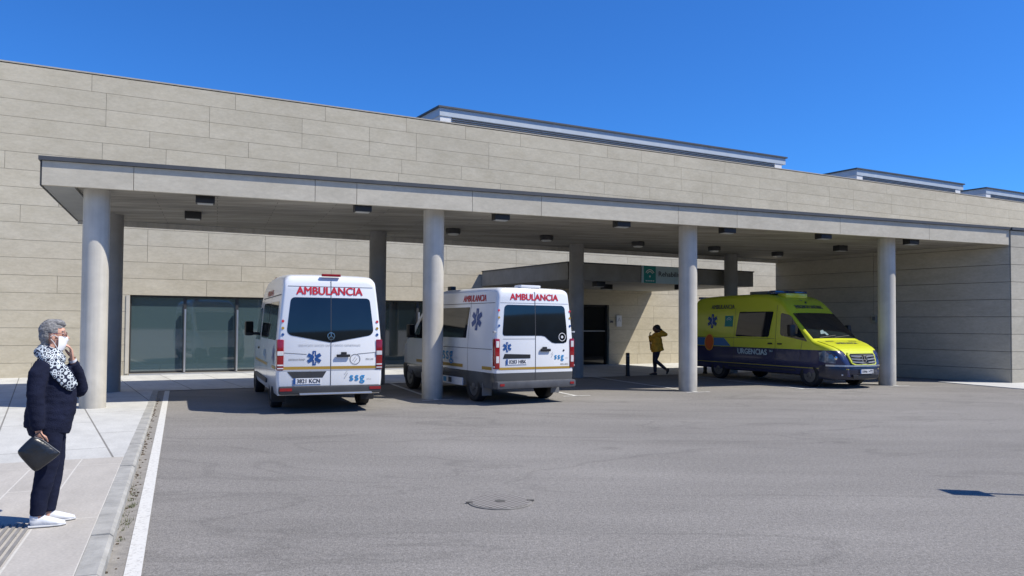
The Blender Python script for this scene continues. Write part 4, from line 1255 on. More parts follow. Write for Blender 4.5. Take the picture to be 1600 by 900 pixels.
# ---------------- VAN 2 : middle white ambulance
def white_master():
    hd = Vector((-.5, .866, 0)); rz = math.atan2(hd.y, hd.x)
    root = empty('ambulance', (0.0, 17.32, 0), rz)
    tag(root, 'white ambulance in the middle beside second column, split rear doors with stepped window', 'ambulance')
    V = Van(**MS); m = paint('white_grey_paint', [(0, (.055, .06, .065)), (.665, WHITE)], dirt=.05)
    van_common(root, V, m, 3.62, 'm')
    rear = V.P_rear()
    L1 = rp([(-.81, 1.45), (-.008, 1.45), (-.008, 2.10), (-.75, 2.10)], [.07, .01, .01, .09], 5)
    R1 = [(.008, 1.45), (.14, 1.45), (.24, 1.43), (.33, 1.36), (.42, 1.30), (.50, 1.285), (.72, 1.285), (.79, 1.31), (.81, 1.37), (.80, 1.6), (.76, 2.03), (.73, 2.08), (.68, 2.10), (.008, 2.10)]
    poly_patch('rear_window', [L1], M['glassdark'], rear, root, off=.006)
    poly_patch('rear_window', [R1], M['glassdark'], rear, root, off=.006)
    mb = MB(); bar3(mb, rear, (0, .40), (0, 2.42), .013, .005); bar3(mb, rear, (-.85, 2.14), (.85, 2.14), .006, .004)
    bar3(mb, rear, (-.8, 1.38), (.0, 1.38), .006, .004)
    mb.build('door_seam', M['seam'], root, recalc=False)
    mb = MB(); bar3(mb, rear, (-.9, .76), (.9, .76), .05, .004); mb.build('gold_stripe', M['gold'], root, recalc=False)
    place_text('lettering', 'AMBULANCIA', .19, M['red'], rear, (-.01, 2.265), root, bold=.006, width=1.2)
    star_of_life(rear, (-.70, 1.21), .21, root, M['blue'], M['white'])
    ssg_mark(rear, (.60, 1.0), .16, root)
    place_text('lettering', 'RES.URG', .05, M['darktext'], rear, (.74, .83), root, width=.2)
    ring2(rear, (.68, 1.42), .085, .012, root, M['white'], off=.009)
    free_patch('round_mark', [circle2((.68, 1.42), .03, 10)], M['white'], rear, root, .009)
    free_patch('door_lock', [circle2((.72, 1.13), .022, 10)], M['black'], rear, root, .008)
    free_patch('plate_recess', [[(-.80, .97), (-.13, .97), (-.13, 1.05), (-.76, 1.07)]], M['black'], rear, root, .006)
    plate_fn(rear, (-.47, .90), '0283 HBK', root)
    mb = MB(); mb.box((-1.045, -.24, 1.14), (.03, .26, .06), bevel=.015); mb.box((-1.04, -.22, 1.18), (.02, .12, .06), bevel=.012); mb.build('door_handle', M['black'], root, smooth=40)
    mb = MB(); mb.box((-.14, .45, 1.33), (.1, .1, .1)) ; mb.bm.free()
    mb = MB(); mb.box((-1.02, 0, .42), (.22, 1.96, .16), bevel=.04); mb.build('rear_bumper', mat('bumper_grey', (.075, .078, .085), .5, var=.2, vscale=5), root, smooth=40)
    for sg in (-1, 1):
        mb = MB(); mb.box((-1.135, sg * .87, .43), (.012, .10, .05)); mb.build('reflector', M['redl'], root)
        tl = MB(); tl.box((-.975, sg * .935, 1.07), (.13, .125, .64), bevel=.035); t_ = tl.build('tail_light', M['redl'], root, smooth=50)
        for zz_, hh_ in ((1.27, .13), (.95, .14)):
            tl = MB(); tl.box((-1.036, sg * .935, zz_), (.016, .07, hh_), bevel=.004); tl.build('indicator', M['whitel'], t_)
        sfn = V.P_side(sg)
        for z, mm_ in ((1.98, M['red']), (1.83, M['gold']), (1.66, M['blue'])):
            free_patch('round_sticker', [circle2((sg * -.89, z), .026, 12)], mm_, rear, root, .009)
        mb = MB()
        for z in (1.53, .80): mb.box((-.985, sg * .99, z), (.08, .05, .035), bevel=.008)
        mb.build('door_hinge', M['greytext'], root)
        poly_patch('side_window', [rp([(.33, 1.38), (1.80, 1.38), (1.80, 2.06), (.26, 2.06)], .02)], M['glassdark'], sfn, root, off=.005)
        poly_patch('cab_window', [rp([(2.2, 1.32), (3.35, 1.32), (2.8, 1.95), (2.22, 1.98)], .05)], M['glassdark'], sfn, root, off=.005)
        mb = MB()
        for x in (.22, 1.92, 2.06): bar3(mb, sfn, (x, .5), (x, 2.2), .009, .004)
        bar3(mb, sfn, (-.9, 2.14), (2.3, 2.14), .012, .004); bar3(mb, sfn, (-.9, 1.16), (2.0, 1.16), .012, .004)
        mb.build('panel_seam', M['seam'], root, recalc=False)
        mb = MB(); bar3(mb, sfn, (-.9, .76), (-.46, .76), .07, .005); bar3(mb, sfn, (.46, .76), (3.1, .76), .07, .005); mb.build('side_stripe', M['gold'], root, recalc=False)
        star_of_life(sfn, (-.12, 1.79), .48, root, M['blue'], M['white'])
        place_text('lettering', 'AMBULANCIA', .20, M['red'], sfn, (.08, 2.245), root, width=1.1, bold=.006, flipu=sg > 0)
        ssg_mark(sfn, (1.25, 1.0), .36, root, flip=sg > 0)
        mb = MB(); mb.box((1.62, sg * .985, .40), (2.3, .035, .17), bevel=.01); mb.build('sill_panel', M['white'], root)
        for k_, mm_ in enumerate((M['darktext'], M['cyan'], M['gold'], M['red'])):
            mb = MB(); mb.box((1.1 + k_ * .28, sg * 1.005, .41), (.16, .006, .11)); mb.build('colour_square', mm_, root)
        mb = MB(); mb.box((2.3, sg * 1.0, 1.12), (.16, .03, .04), bevel=.01); mb.build('door_handle', M['black'], root)
        mb = MB(); mb.box((-.45, sg * .87, .30), (.02, .22, .28)); mb.build('mud_flap', M['mgrey'], root)
        mirror_part(root, 3.1, sg * .96, sg, 1.5)
    poly_patch('windscreen', [[(-.80, 2.9), (.80, 2.9), (.86, 3.7), (-.86, 3.7)]], M['glassws'], V.P_top(), root, off=.006)
    mb = MB(); mb.box((-.75, .05, 2.50), (.30, .50, .07), bevel=.03); mb.build('roof_fairing', m, root, smooth=40)
    mb = MB(); mb.box((2.0, .55, 2.55), (.2, .14, .10), bevel=.02); mb.build('beacon', M['black'], root, smooth=40)
    mb = MB(); mb.box((-.2, -.3, 2.53), (.5, .4, .06), bevel=.03); mb.build('roof_vent', M['dgrey'], root, smooth=40)
    front_face(root, V, M['dgrey'])
    return root

# ---------------- VAN 3 : yellow ambulance
def yellow_sprinter():
    hd = Vector((.456, -.89, 0)); rz = math.atan2(hd.y, hd.x)
    root = empty('ambulance', (7.5, 25.2, 0), rz)
    tag(root, 'yellow ambulance with navy lower half facing out beside the fourth column', 'ambulance')
    V = Van(**SP)
    YEL = (.60, .64, .03); NAVY = (.008, .014, .075)
    m = paint('yellow_navy_paint', [(0, NAVY), (.505, (.42, .36, .05)), (.535, NAVY), (1.02, YEL)], dirt=.03)
    # hood and nose stay yellow: separate bonnet skin painted whole
    van_common(root, V, m, 3.665, 's')
    ym = paint('bonnet_yellow', [(0, YEL)], dirt=.02)
    top = V.P_top()
    # bonnet: covers the slope from cowl down to the grille
    mb = MB(); rows = []
    for i in range(26):
        x = 3.86 + (4.625 - 3.86) * i / 25
        hw = interp([(3.86, .87), (4.2, .80), (4.40, .69), (4.5, .60), (4.625, .50)], x)
        rows.append([mb.v(Vector((x, hw * k_ / 8, V.topz(x, hw * k_ / 8))) + Vector((.35, 0, 1)).normalized() * .012) for k_ in range(-8, 9)])
    for a, b_ in zip(rows, rows[1:]):
        for k_ in range(16): mb.f([a[k_], a[k_ + 1], b_[k_ + 1], b_[k_]])
    mb.build('bonnet', ym, root, smooth=50)
    for sg in (-1, 1):
        sfn = V.P_side(sg)
        f = sg > 0
        poly_patch('side_window', [rp([(.80, 1.36), (2.18, 1.36), (2.32, 2.12), (.92, 2.12)], .05)], M['glassdark'], sfn, root, off=.005)
        poly_patch('cab_window', [rp([(2.62, 1.42), (3.02, 1.36), (3.62, 1.26), (2.98, 2.0), (2.60, 2.08)], [.08, .02, .03, .08, .08], 4)], M['glassws'], sfn, root, off=.005)
        mb = MB()
        for x in (2.45,): bar3(mb, sfn, (x, .5), (x, 2.3), .010, .004)
        bar3(mb, sfn, (3.05, 1.36), (3.05, 1.9), .02, .006)
        bar3(mb, sfn, (.74, .5), (.74, 2.25), .008, .004); bar3(mb, sfn, (-1.1, 1.32), (2.4, 1.32), .010, .004); bar3(mb, sfn, (3.34, .7), (3.45, 1.3), .010, .004)
        mb.build('panel_seam', M['seam'], root, recalc=False)
        place_text('lettering', 'AMBULANCIA', .19, M['darktext'], sfn, (.16, 2.28), root, width=1.05, bold=.005, flipu=f)
        star_of_life(sfn, (-.28, 1.83), .46, root, M['blue'], M['white'])
        sq = free_patch('emblem_panel', [[(.30, 1.66), (.66, 1.66), (.66, 2.0), (.30, 2.0)]], M['teal'], sfn, root, .006)
        mb = MB()
        for r_, wd in ((.12, .022), (.075, .02)): ring2(sfn, (.48, 1.82), r_, wd, None, None, off=.008, a0=20, a1=160, mb=mb, n=12)
        mb.build('emblem', M['paleboard'], sq, recalc=False)
        place_text('lettering', 'URGENCIAS', .23, M['paleboard'], sfn, (1.52, .90), root, width=1.2, bold=.008, flipu=f)
        place_text('lettering', '061', .09, M['paleboard'], sfn, (2.3, .95), root, bold=.002, flipu=f)
        mb = MB(); poly_patch('', [[(-1.1, 1.05), (.62, 1.05), (.30, 1.30), (-1.1, 1.30)]], None, sfn, None, off=.0055, mb=mb)
        mb.build('blue_flash', mat('sky_blue_livery', (.015, .14, .36), .4), root, smooth=40, recalc=False)
        ds = free_patch('orange_disc', [circle2((-.36, 1.15), .20, 24, .25)], M['orange'], sfn, root, .016)
        ring2(sfn, (-.36, 1.15), .205, .03, ds, M['amber'], 'disc_rim', off=.018, ry=.255)
        for x in (2.25, 2.62):
            mb = MB(); mb.box((x, sg * 1.0, 1.17), (.17, .03, .04), bevel=.01); mb.build('door_handle', M['black'], root)
        mb = MB(); mb.box((1.85, sg * .99, .44), (2.7, .02, .05), bevel=.008); mb.build('side_moulding', M['dgrey'], root)
        mirror_part(root, 3.22, sg * .96, sg, 1.56)
        # headlight
        hl = MB()
        prof = [(3.98, .955), (4.16, .93), (4.34, .865), (4.48, .77), (4.57, .66)]
        lo = [.74, .70, .69, .69, .71]; hi = [1.00, 1.03, 1.00, .95, .88]
        rws = [[], [], []]
        for (x, y), l_, h_ in zip(prof, lo, hi):
            for j, z in enumerate((l_, (l_ + h_) / 2, h_)):
                ex = .035 if j < 2 else .01
                rws[j].append(hl.v((x + ex, sg * (y + ex * .6), z)))
        for a, b_ in zip(rws, rws[1:]):
            for k_ in range(4): hl.f([a[k_], a[k_ + 1], b_[k_ + 1], b_[k_]])
        hm = bpy.data.materials.get('headlight_glass') or mat('headlight_glass', (.11, .15, .20), .08, coat=1, var=.6, vscale=9)
        h_ = hl.build('headlight', hm, root, smooth=60)
        mb = MB(); mb.ball((4.44, sg * .80, .83), (.05, .07, .07)); mb.build('lamp_reflector', M['chrome'], h_, smooth=60)
        # fog light
        mb = MB(); mb.ball((4.55, sg * .70, .38), (.05, .05, .04)); mb.build('fog_light', M['whitel'], root, smooth=60)
        # bonnet vent slots
        mb = MB(); bar3(mb, top, (sg * .30, 3.93), (sg * .62, 3.93), .045, .016); mb.build('bonnet_vent', M['black'], root, recalc=False)
        tl = MB(); tl.box((-1.19, sg * .925, 1.09), (.13, .13, .58), bevel=.03); tl.build('tail_light', M['redl'], root, smooth=50)
    poly_patch('windscreen', [[(-.84, 2.97), (.84, 2.97), (.88, 3.74), (-.88, 3.74)]], M['glassws'], top, root, off=.006)
    # papers and a mask lying on the dashboard, seen through the glass
    mb = MB(); 
    for q in ([(-.45, 3.62), (-.28, 3.60), (-.20, 3.48), (-.36, 3.52)], [(-.30, 3.52), (-.18, 3.55), (-.15, 3.64), (-.25, 3.66)]):
        vs = [mb.v(top(*p)[0] + top(*p)[1] * .009) for p in q]; mb.f(vs)
    mb.build('dashboard_paper', mat('paper_under_glass', (.16, .24, .25), .3), root, recalc=False)
    mb = MB(); bar3(mb, top, (-.6, 3.72), (.1, 3.66), .012, .010); bar3(mb, top, (.0, 3.72), (.66, 3.66), .012, .010); mb.build('wiper', M['black'], root, recalc=False)
    ff = lambda a, b_: top(a, b_)
    place_text('lettering', 'AMBULANCIA', .13, M['darktext'], lambda a, b_: top(-a, 4.12 - (b_)), (0, 0), root, width=.95, bold=.004, off=.017) if False else None
    fh = lambda a, b_: top(a, 4.12 - b_)
    place_text('lettering', 'AMBULANCIA', .15, M['darktext'], fh, (0, 0), root, width=.85, bold=.004, off=.017)
    fh2 = lambda a, b_: top(a, 2.80 - b_)
    place_text('lettering', 'EMERGENCIAS SANITARIAS', .12, M['darktext'], fh2, (0, 0), root, width=1.1, bold=.004, off=.007)
    mb = MB()
    for q in ([(-.03, .12), (.06, .20), (.10, .18), (.02, .10)], [(-.12, .24), (-.05, .20), (-.03, .23), (-.10, .27)]):
        vs = []
        for p in q:
            a_, n_ = fh2(*p); vs.append(mb.v(a_ + n_ * .007))
        mb.f(vs)
    mb.build('bird_emblem', M['darktext'], root, recalc=False)
    # grille
    g = MB(); 
    gp = [(-.46, .95), (-.50, .90), (-.44, .70), (-.36, .665), (.36, .665), (.44, .70), (.50, .90), (.46, .95)]
    def nose(y, z): return 4.50 + (1 - (abs(y) / .62) ** 2) * .10 + (.95 - z) * .38
    ring = [(y * 1.10, .80 + (z - .80) * 1.16) for y, z in gp]
    a = [g.v((nose(y, z) + .055, y, z)) for y, z in gp]; b_ = [g.v((nose(y, z) + .055, y, z)) for y, z in ring]; c_ = [g.v((nose(y, z) - .10, y, z)) for y, z in ring]
    n = len(gp)
    for k_ in range(n):
        j = (k_ + 1) % n; g.f([a[k_], a[j], b_[j], b_[k_]]); g.f([b_[k_], b_[j], c_[j], c_[k_]])
    gs = g.build('grille_surround', ym, root, smooth=40)
    g = MB(); g.f([g.v((nose(y, z) + .045, y, z)) for y, z in gp]); g.build('grille_mesh', M['black'], gs)
    g = MB()
    for z in (.89, .81, .73):
        for sg in (-1, 1):
            for k_ in range(6):
                y0, y1 = .10 + k_ * .06, .10 + (k_ + 1) * .06; y1 = min(y1, .455)
                zz = lambda y: z - .02 * (1 - y / .45)
                g.extr([(nose(y0, z) + .05, sg * y0, zz(y0) - .017), (nose(y0, z) + .05, sg * y0, zz(y0) + .017), (nose(y1, z) + .05, sg * y1, zz(y1) + .017), (nose(y1, z) + .05, sg * y1, zz(y1) - .017)], (.02, 0, 0))
    g.build('grille_bar', M['alu'], gs)
    g = MB(); bfn_ = lambda a_, b2: (Vector((4.70, -a_, b2)), Vector((1, 0, 0)))
    g.lathe([(.105, 0), (.105, .03)], Matrix.Translation((4.655, 0, .81)) @ Matrix.Rotation(R(90), 4, 'Y'), seg=28); g.build('badge_disc', M['black'], gs)
    ring2(bfn_, (0, .81), .095, .016, gs, M['chrome'], 'badge_ring', off=.002)
    mb = MB()
    for a_ in (90, 210, 330): bar3(mb, bfn_, (0, .81), (.09 * math.cos(R(a_)), .81 + .09 * math.sin(R(a_))), .018, .004)
    mb.build('badge_star', M['chrome'], gs, recalc=False)
    front_face(root, V, mat('dark_blue_bumper', (.012, .016, .035), .35, coat=.4, var=.2), detailed=True)
    pf = lambda a_, b2: (Vector((4.762, a_, b2)), Vector((1, 0, 0)))
    plate_fn(pf, (0, .47), '1846 HTJ', root, flip=1)
    mb = MB(); mb.box((-1.25, 0, .435), (.20, 1.90, .15), bevel=.035); mb.build('rear_bumper', M['dgrey'], root, smooth=40)
    # roof gear
    mb = MB(); mb.box((2.02, 0, 2.70), (.26, 1.35, .12), bevel=.04); lbm = mb.build('light_bar', M['bluelamp'], root, smooth=50)
    mb = MB(); mb.box((2.02, 0, 2.71), (.27, .30, .11), bevel=.03); mb.build('bar_centre', M['dgrey'], lbm)
    mb = MB(); mb.box((2.28, -.1, 2.60), (.34, .9, .14), bevel=.04); mb.build('roof_pod', ym, root, smooth=50)
    mb = MB(); mb.box((1.35, 0, 2.71), (.75, 1.1, .09), bevel=.03); mb.build('air_conditioner', M['mgrey'], root, smooth=50)
    mb = MB(); mb.box((-1.12, 0, 2.60), (.12, 1.5, .08), bevel=.02); mb.build('rear_beacon', M['bluelamp'], root)
    return root

white_sprinter(); white_master(); yellow_sprinter()

# ================================================================== PEOPLE
skin = mat('skin', (.56, .31, .22), .55, var=.12, vscale=30)
navy = mat('navy_knit', (.010, .013, .032), .95, var=.25, vscale=8, bump=.5, bscale=120, spec=.2)
navy2 = mat('navy_trousers', (.009, .012, .030), .9, var=.2, vscale=8, bump=.2, bscale=60, spec=.2)

def hand(mb, wrist, dirv, palmn, thumb_side, curl, s=1.0):
    """palm + five separate bent fingers; dirv: towards the knuckles, palmn: normal out of the palm"""
    d = Vector(dirv).normalized(); n = Vector(palmn).normalized(); n = (n - d * n.dot(d)).normalized(); t = d.cross(n) * thumb_side
    wv = Vector(wrist)
    mb.tube([wv - d * .02 * s, wv + d * .03 * s, wv + d * .07 * s, wv + d * .092 * s], [(.017 * s, .024 * s), (.016 * s, .036 * s), (.015 * s, .040 * s), (.011 * s, .036 * s)], seg=12, up=n)
    for i, (ln, off) in enumerate(((.074, .030), (.082, .010), (.077, -.010), (.062, -.029))):
        p = wv + d * .085 * s + t * off * s; dd = d.copy(); pts = [p - d * .02 * s, p]; seg = [.42, .32, .26]
        for k_, q in enumerate(seg):
            a = R(curl[k_]); dd = (dd * math.cos(a) + n * math.sin(a)).normalized()
            pts.append(pts[-1] + dd * ln * q * s)
            n2 = (n - dd * n.dot(dd))
            n = n if n2.length < 1e-3 else n
        mb.tube(pts, [.0095 * s, .0095 * s, .009 * s, .0082 * s, .0065 * s], seg=8, up=t)
    p = wv + d * .025 * s + t * .028 * s
    td = (d * .6 + t * .65 + n * .45).normalized(); td2 = (d * .85 + t * .1 + n * .5).normalized()
    mb.tube([p - td * .01, p + td * .03 * s, p + td * .03 * s + td2 * .03 * s, p + td * .03 * s + td2 * .052 * s], [.013 * s, .012 * s, .0105 * s, .008 * s], seg=8, up=n)

def woman():
    X0, Y0 = -3.66, 6.08
    root = empty('person', (X0, Y0, pz((X0, Y0))), R(30)); root.scale = (.90, .90, .965)
    tag(root, 'person in navy jumper, patterned scarf and face mask holding a bag, hand at mouth', 'person')
    # ---- body (one continuous figure)
    mb = MB()
    hx = .035
    # skull: x front
    mb.ball((hx - .012, 0, 1.565), (.094, .074, .098), 24)
    mb.ball((hx + .018, 0, 1.495), (.068, .058, .085), 20)     # face / jaw
    mb.tube([(hx - .01, 0, 1.44), (hx + .035, 0, 1.425), (hx + .072, 0, 1.43)], [.045, .04, .026], seg=14)   # jaw line to chin
    mb.ball((hx + .065, 0, 1.575), (.026, .05, .032))           # brow
    mb.tube([(hx + .072, 0, 1.565), (hx + .095, 0, 1.535), (hx + .112, 0, 1.515), (hx + .092, 0, 1.50)], [.010, .011, .015, .010], seg=10)  # nose
    mb.ball((hx + .080, 0, 1.475), (.015, .026, .012)); mb.ball((hx + .078, 0, 1.458), (.014, .024, .010))   # lips
    for sg in (-1, 1):
        mb.ball((hx - .005, sg * .076, 1.525), (.018, .009, .030)); mb.ball((hx + .05, sg * .035, 1.50), (.022, .022, .028))
    mb.tube([(.0, 0, 1.28), (.012, 0, 1.36), (.022, 0, 1.46)], [.062, .055, .055], seg=16)   # neck
    mb.tube([(.02, 0, .74), (.02, 0, .90), (.045, 0, 1.05), (.03, 0, 1.2), (.0, 0, 1.30), (.0, 0, 1.33)], [(.12, .14), (.155, .16), (.17, .165), (.14, .165), (.09, .155), (.055, .10)], seg=20, up=(1, 0, 0))
    # near (right) arm hanging
    S1 = Vector((-.04, -.175, 1.27)); E1 = Vector((-.085, -.225, 1.00)); H1 = Vector((-.055, -.225, .785))
    mb.tube([S1, E1, H1], [.052, .042, .027], seg=12)
    hand(mb, H1 + Vector((.003, 0, -.01)), (.06, .02, -1), (.35, .9, 0), 1, (55, 60, 45), .95)
    # far (left) arm bent up to the mouth
    S2 = Vector((.02, .185, 1.27)); E2 = Vector((.24, .21, 1.10)); H2 = Vector((.180, .035, 1.335))
    mb.tube([S2, E2], [.052, .042], seg=12); mb.tube([E2, H2], [.042, .026], seg=12)
    hand(mb, H2, (-.10, -.10, 1), (-1, -.15, .15), -1, (28, 38, 30), 1.02)
    for sg, ox in ((-1, -.02), (1, .05)):
        mb.tube([(.02, sg * .085, .86), (.03 + ox * .3, sg * .085, .48), (-.03 + ox, sg * .075, .10), (-.03 + ox, sg * .075, .03)], [.092, .060, .040, .036], seg=14)
        mb.tube([(-.06 + ox, sg * .075, .045), (.05 + ox, sg * .078, .035), (.15 + ox, sg * .085, .022)], [.034, .034, .020], seg=10)
    o = mb.build('body', skin, root); remesh(o, .006, 3)
    # ---- jumper
    j = MB()
    j.tube([(.0, 0, .765), (.005, 0, .79), (.02, 0, .90), (.045, 0, 1.02), (.045, 0, 1.14), (.025, 0, 1.23), (.0, 0, 1.30), (.0, 0, 1.355), (.005, 0, 1.375)],
           [(.175, .175), (.185, .185), (.19, .19), (.185, .185), (.17, .18), (.145, .185), (.11, .17), (.08, .12), (.07, .085)], seg=28, up=(1, 0, 0))
    j.ball((.10, 0, 1.08), (.12, .155, .13)); j.ball((.10, 0, .93), (.125, .155, .12))
    j.tube([S1 + Vector((.01, .04, .03)), S1 + Vector((-.03, -.01, -.04)), E1 + Vector((.0, .0, .07)), E1 + Vector((.005, 0, -.02)), H1 + Vector((-.01, 0, .05)), H1 + Vector((-.003, 0, .005))], [.075, .078, .068, .066, .056, .044], seg=16)
    j.tube([S2 + Vector((-.01, -.04, .02)), S2 + Vector((.02, .01, -.01)), (S2 + E2) / 2 + Vector((0, .0, -.01)), E2 + Vector((.0, 0, -.02))], [.07, .085, .08, .072], seg=16)
    j.tube([E2 + Vector((.01, .01, -.03)), E2 * .5 + H2 * .5 + Vector((.012, 0, 0)), H2 + Vector((.008, .012, -.022))], [.070, .060, .044], seg=16)
    j.ball(E2 + Vector((.0, .005, -.02)), .074)
    fold = lambda c: .003 * noise.noise(Vector((c.x * 7, c.y * 7, c.z * 16))) + .004 * noise.noise(Vector((c.x * 18, c.y * 18, c.z * 45))) + .0012 * math.sin(c.z * 95 + 9 * c.x + 3 * noise.noise(c * 9)) * (1 if c.y < -.15 and c.z < 1.12 else .1)
    o = j.build('jumper', navy, root); remesh(o, .010, 5, fold)
    # ---- trousers
    t = MB()
    t.tube([(.005, 0, .90), (.01, 0, .80), (.012, 0, .73)], [(.165, .18), (.165, .185), (.145, .175)], seg=24, up=(1, 0, 0))
    for sg, ox in ((-1, -.02), (1, .055)):
        t.tube([(.01 + ox * .2, sg * .085, .82), (.02 + ox * .4, sg * .088, .66), (.025 + ox * .6, sg * .085, .50), (.0 + ox * .9, sg * .08, .34), (-.025 + ox, sg * .075, .20), (-.03 + ox, sg * .075, .095)],
               [(.125, .095), (.110, .085), (.088, .075), (.076, .068), (.068, .062), (.060, .056)], seg=18, up=(1, 0, 0))
    fold2 = lambda c: .004 * noise.noise(Vector((c.x * 9, c.y * 9, c.z * 9))) + .003 * noise.noise(Vector((c.x * 20, c.y * 20, c.z * 40)))
    o = t.build('trousers', navy2, root); remesh(o, .010, 4, fold2)
    # ---- shoes
    sw = mat('white_trainer', (.66, .68, .70), .55, var=.08, vscale=20)
    for sg, ox in ((-1, -.02), (1, .055)):
        s_ = MB(); y = sg * .078; b0 = -.03 + ox
        s_.tube([(b0 - .058, y, .048), (b0 - .03, y, .052), (b0 + .03, y, .052), (b0 + .09, y + sg * .006, .042), (b0 + .15, y + sg * .010, .030), (b0 + .205, y + sg * .008, .022)],
                [(.030, .026), (.046, .036), (.046, .040), (.036, .046), (.026, .046), (.014, .026)], seg=16)
        s_.tube([(b0 - .02, y, .07), (b0 - .015, y, .098)], [(.044, .040), (.046, .040)], seg=16, up=(1, 0, 0))
        o = s_.build('shoe', sw, root); remesh(o, .006, 4)
        s_ = MB(); s_.tube([(b0 - .07, y, .012), (b0 - .0, y, .012), (b0 + .10, y + sg * .008, .012), (b0 + .17, y + sg * .010, .012), (b0 + .212, y + sg * .008, .013)], [(.012, .030), (.012, .040), (.012, .048), (.012, .044), (.011, .020)], seg=14)
        s_.build('sole', mat('grey_sole', (.50, .51, .52), .7), o, smooth=50)
        s_ = MB()
        for k_ in range(4): s_.tube([(b0 + .045 + k_ * .022, y - .022, .084 - k_ * .010), (b0 + .05 + k_ * .022, y, .091 - k_ * .010), (b0 + .045 + k_ * .022, y + .022, .084 - k_ * .010)], .0035, seg=6)
        s_.build('lace', M['white'], o, smooth=60)
    # ---- hair
    h = MB()
    h.ball((hx - .018, 0, 1.580), (.098, .082, .094), 24); h.ball((hx - .050, 0, 1.53), (.062, .074, .080), 20); h.ball((hx - .062, 0, 1.47), (.034, .055, .045), 16)
    h.ball((hx + .030, 0, 1.640), (.058, .064, .032), 16); h.ball((hx + .066, .010, 1.628), (.030, .050, .018), 14)
    hf = lambda c: .006 * noise.noise(Vector((c.x * 30, c.y * 26, c.z * 40))) + .0025 * noise.noise(Vector((c.x * 100, c.y * 80, c.z * 100)))
    hm = bpy.data.materials.new('grey_hair'); hm.use_nodes = True; N, L, b = nodes(hm)
    tc = N.new('ShaderNodeTexCoord'); mp = N.new('ShaderNodeMapping'); mp.inputs['Scale'].default_value = (.6, .8, 2.4); mp.inputs['Rotation'].default_value = (0, R(35), 0); L.new(tc.outputs['Object'], mp.inputs[0])
    n1 = N.new('ShaderNodeTexNoise'); n1.inputs['Scale'].default_value = 60; n1.inputs['Detail'].default_value = 6; n1.inputs['Roughness'].default_value = .8; L.new(mp.outputs[0], n1.inputs['Vector'])
    rr = N.new('ShaderNodeValToRGB'); rr.color_ramp.elements[0].position = .36; rr.color_ramp.elements[0].color = (.05, .05, .055, 1); rr.color_ramp.elements[1].position = .66; rr.color_ramp.elements[1].color = (.40, .395, .385, 1)
    L.new(n1.outputs['Fac'], rr.inputs[0]); L.new(rr.outputs[0], b.inputs['Base Color']); b.inputs['Roughness'].default_value = .7
    bp = N.new('ShaderNodeBump'); bp.inputs['Strength'].default_value = 1; bp.inputs['Distance'].default_value = .008; L.new(n1.outputs['Fac'], bp.inputs['Height']); L.new(bp.outputs[0], b.inputs['Normal'])
    o = h.build('hair', hm, root); remesh(o, .005, 2, hf)
    # trim hair away from face: keep what lies behind the hairline
    me = o.data; bm = bmesh.new(); bm.from_mesh(me)
    kill = [v for v in bm.verts if (v.co.x > hx + .035 and v.co.z < 1.60) or (v.co.x > hx - .035 and v.co.z < 1.555 and abs(v.co.y) > .03 and v.co.x > hx - .035 + (1.555 - v.co.z) * .0)]
    bmesh.ops.delete(bm, geom=kill, context='VERTS'); bm.to_mesh(me); bm.free()
    # ---- eyes, brows, glasses, mask, ear ring
    ey = MB()
    for sg in (-1, 1): ey.ball((hx + .073, sg * .031, 1.552), (.010, .013, .008), 12)
    ey.build('eye', mat('eye', (.45, .42, .40), .3), root, smooth=60)
    ey = MB()
    for sg in (-1, 1): ey.tube([(hx + .084, sg * .018, 1.572), (hx + .080, sg * .035, 1.578), (hx + .066, sg * .05, 1.572)], .004, seg=6)
    ey.build('eyebrow', M['mgrey'], root, smooth=60)
    gl = MB()
    for sg in (-1, 1):
        pts = [(hx + .098 + .004 * math.cos(a), sg * .034 + .024 * math.cos(a), 1.548 + .017 * math.sin(a)) for a in [k_ * math.pi / 8 for k_ in range(17)]]
        gl.tube(pts, .0022, seg=6, cap=False)
        gl.tube([(hx + .096, sg * .058, 1.552), (hx + .05, sg * .078, 1.556), (hx - .005, sg * .082, 1.552)], .0026, seg=6)
    gl.tube([(hx + .10, -.011, 1.552), (hx + .10, .011, 1.552)], .0022, seg=6)
    gl.build('glasses', mat('spectacle_frame', (.16, .03, .04), .3), root, smooth=60)
    mk = MB()
    rows = []
    for i in range(9):
        z = 1.525 - i * .0135
        row = []
        for k_ in range(13):
            a = (k_ - 6) / 6; bulge = math.sin(math.pi * min(1, (i + 1.2) / 9.5)) * .010
            nose_ = .022 * math.exp(-(a / .25) ** 2) * math.exp(-((z - 1.512) / .022) ** 2)
            row.append(mk.v((hx + .024 + .068 * math.cos(a * 1.35) - .0016 * max(0, i - 4) ** 1.6 + bulge * (1 - abs(a)) + nose_, .074 * math.sin(a * 1.35), z + .010 * abs(a) * (1 if i < 4 else -.3))))
        rows.append(row)
    for a_, b_ in zip(rows, rows[1:]):
        for k_ in range(12): mk.f([a_[k_], a_[k_ + 1], b_[k_ + 1], b_[k_]])
    for sg in (-1, 1):
        mk.tube([(hx + .035, sg * .073, 1.525), (hx + .0, sg * .084, 1.545), (hx - .022, sg * .086, 1.53)], .0022, seg=6)
        mk.tube([(hx + .035, sg * .073, 1.43), (hx + .0, sg * .082, 1.49), (hx - .020, sg * .086, 1.51)], .0022, seg=6)
    o = mk.build('face_mask', mat('white_mask', (.78, .79, .79), .8), root, smooth=60)
    # ---- scarf
    sm_ = bpy.data.materials.new('patterned_scarf'); sm_.use_nodes = True; N, L, b = nodes(sm_)
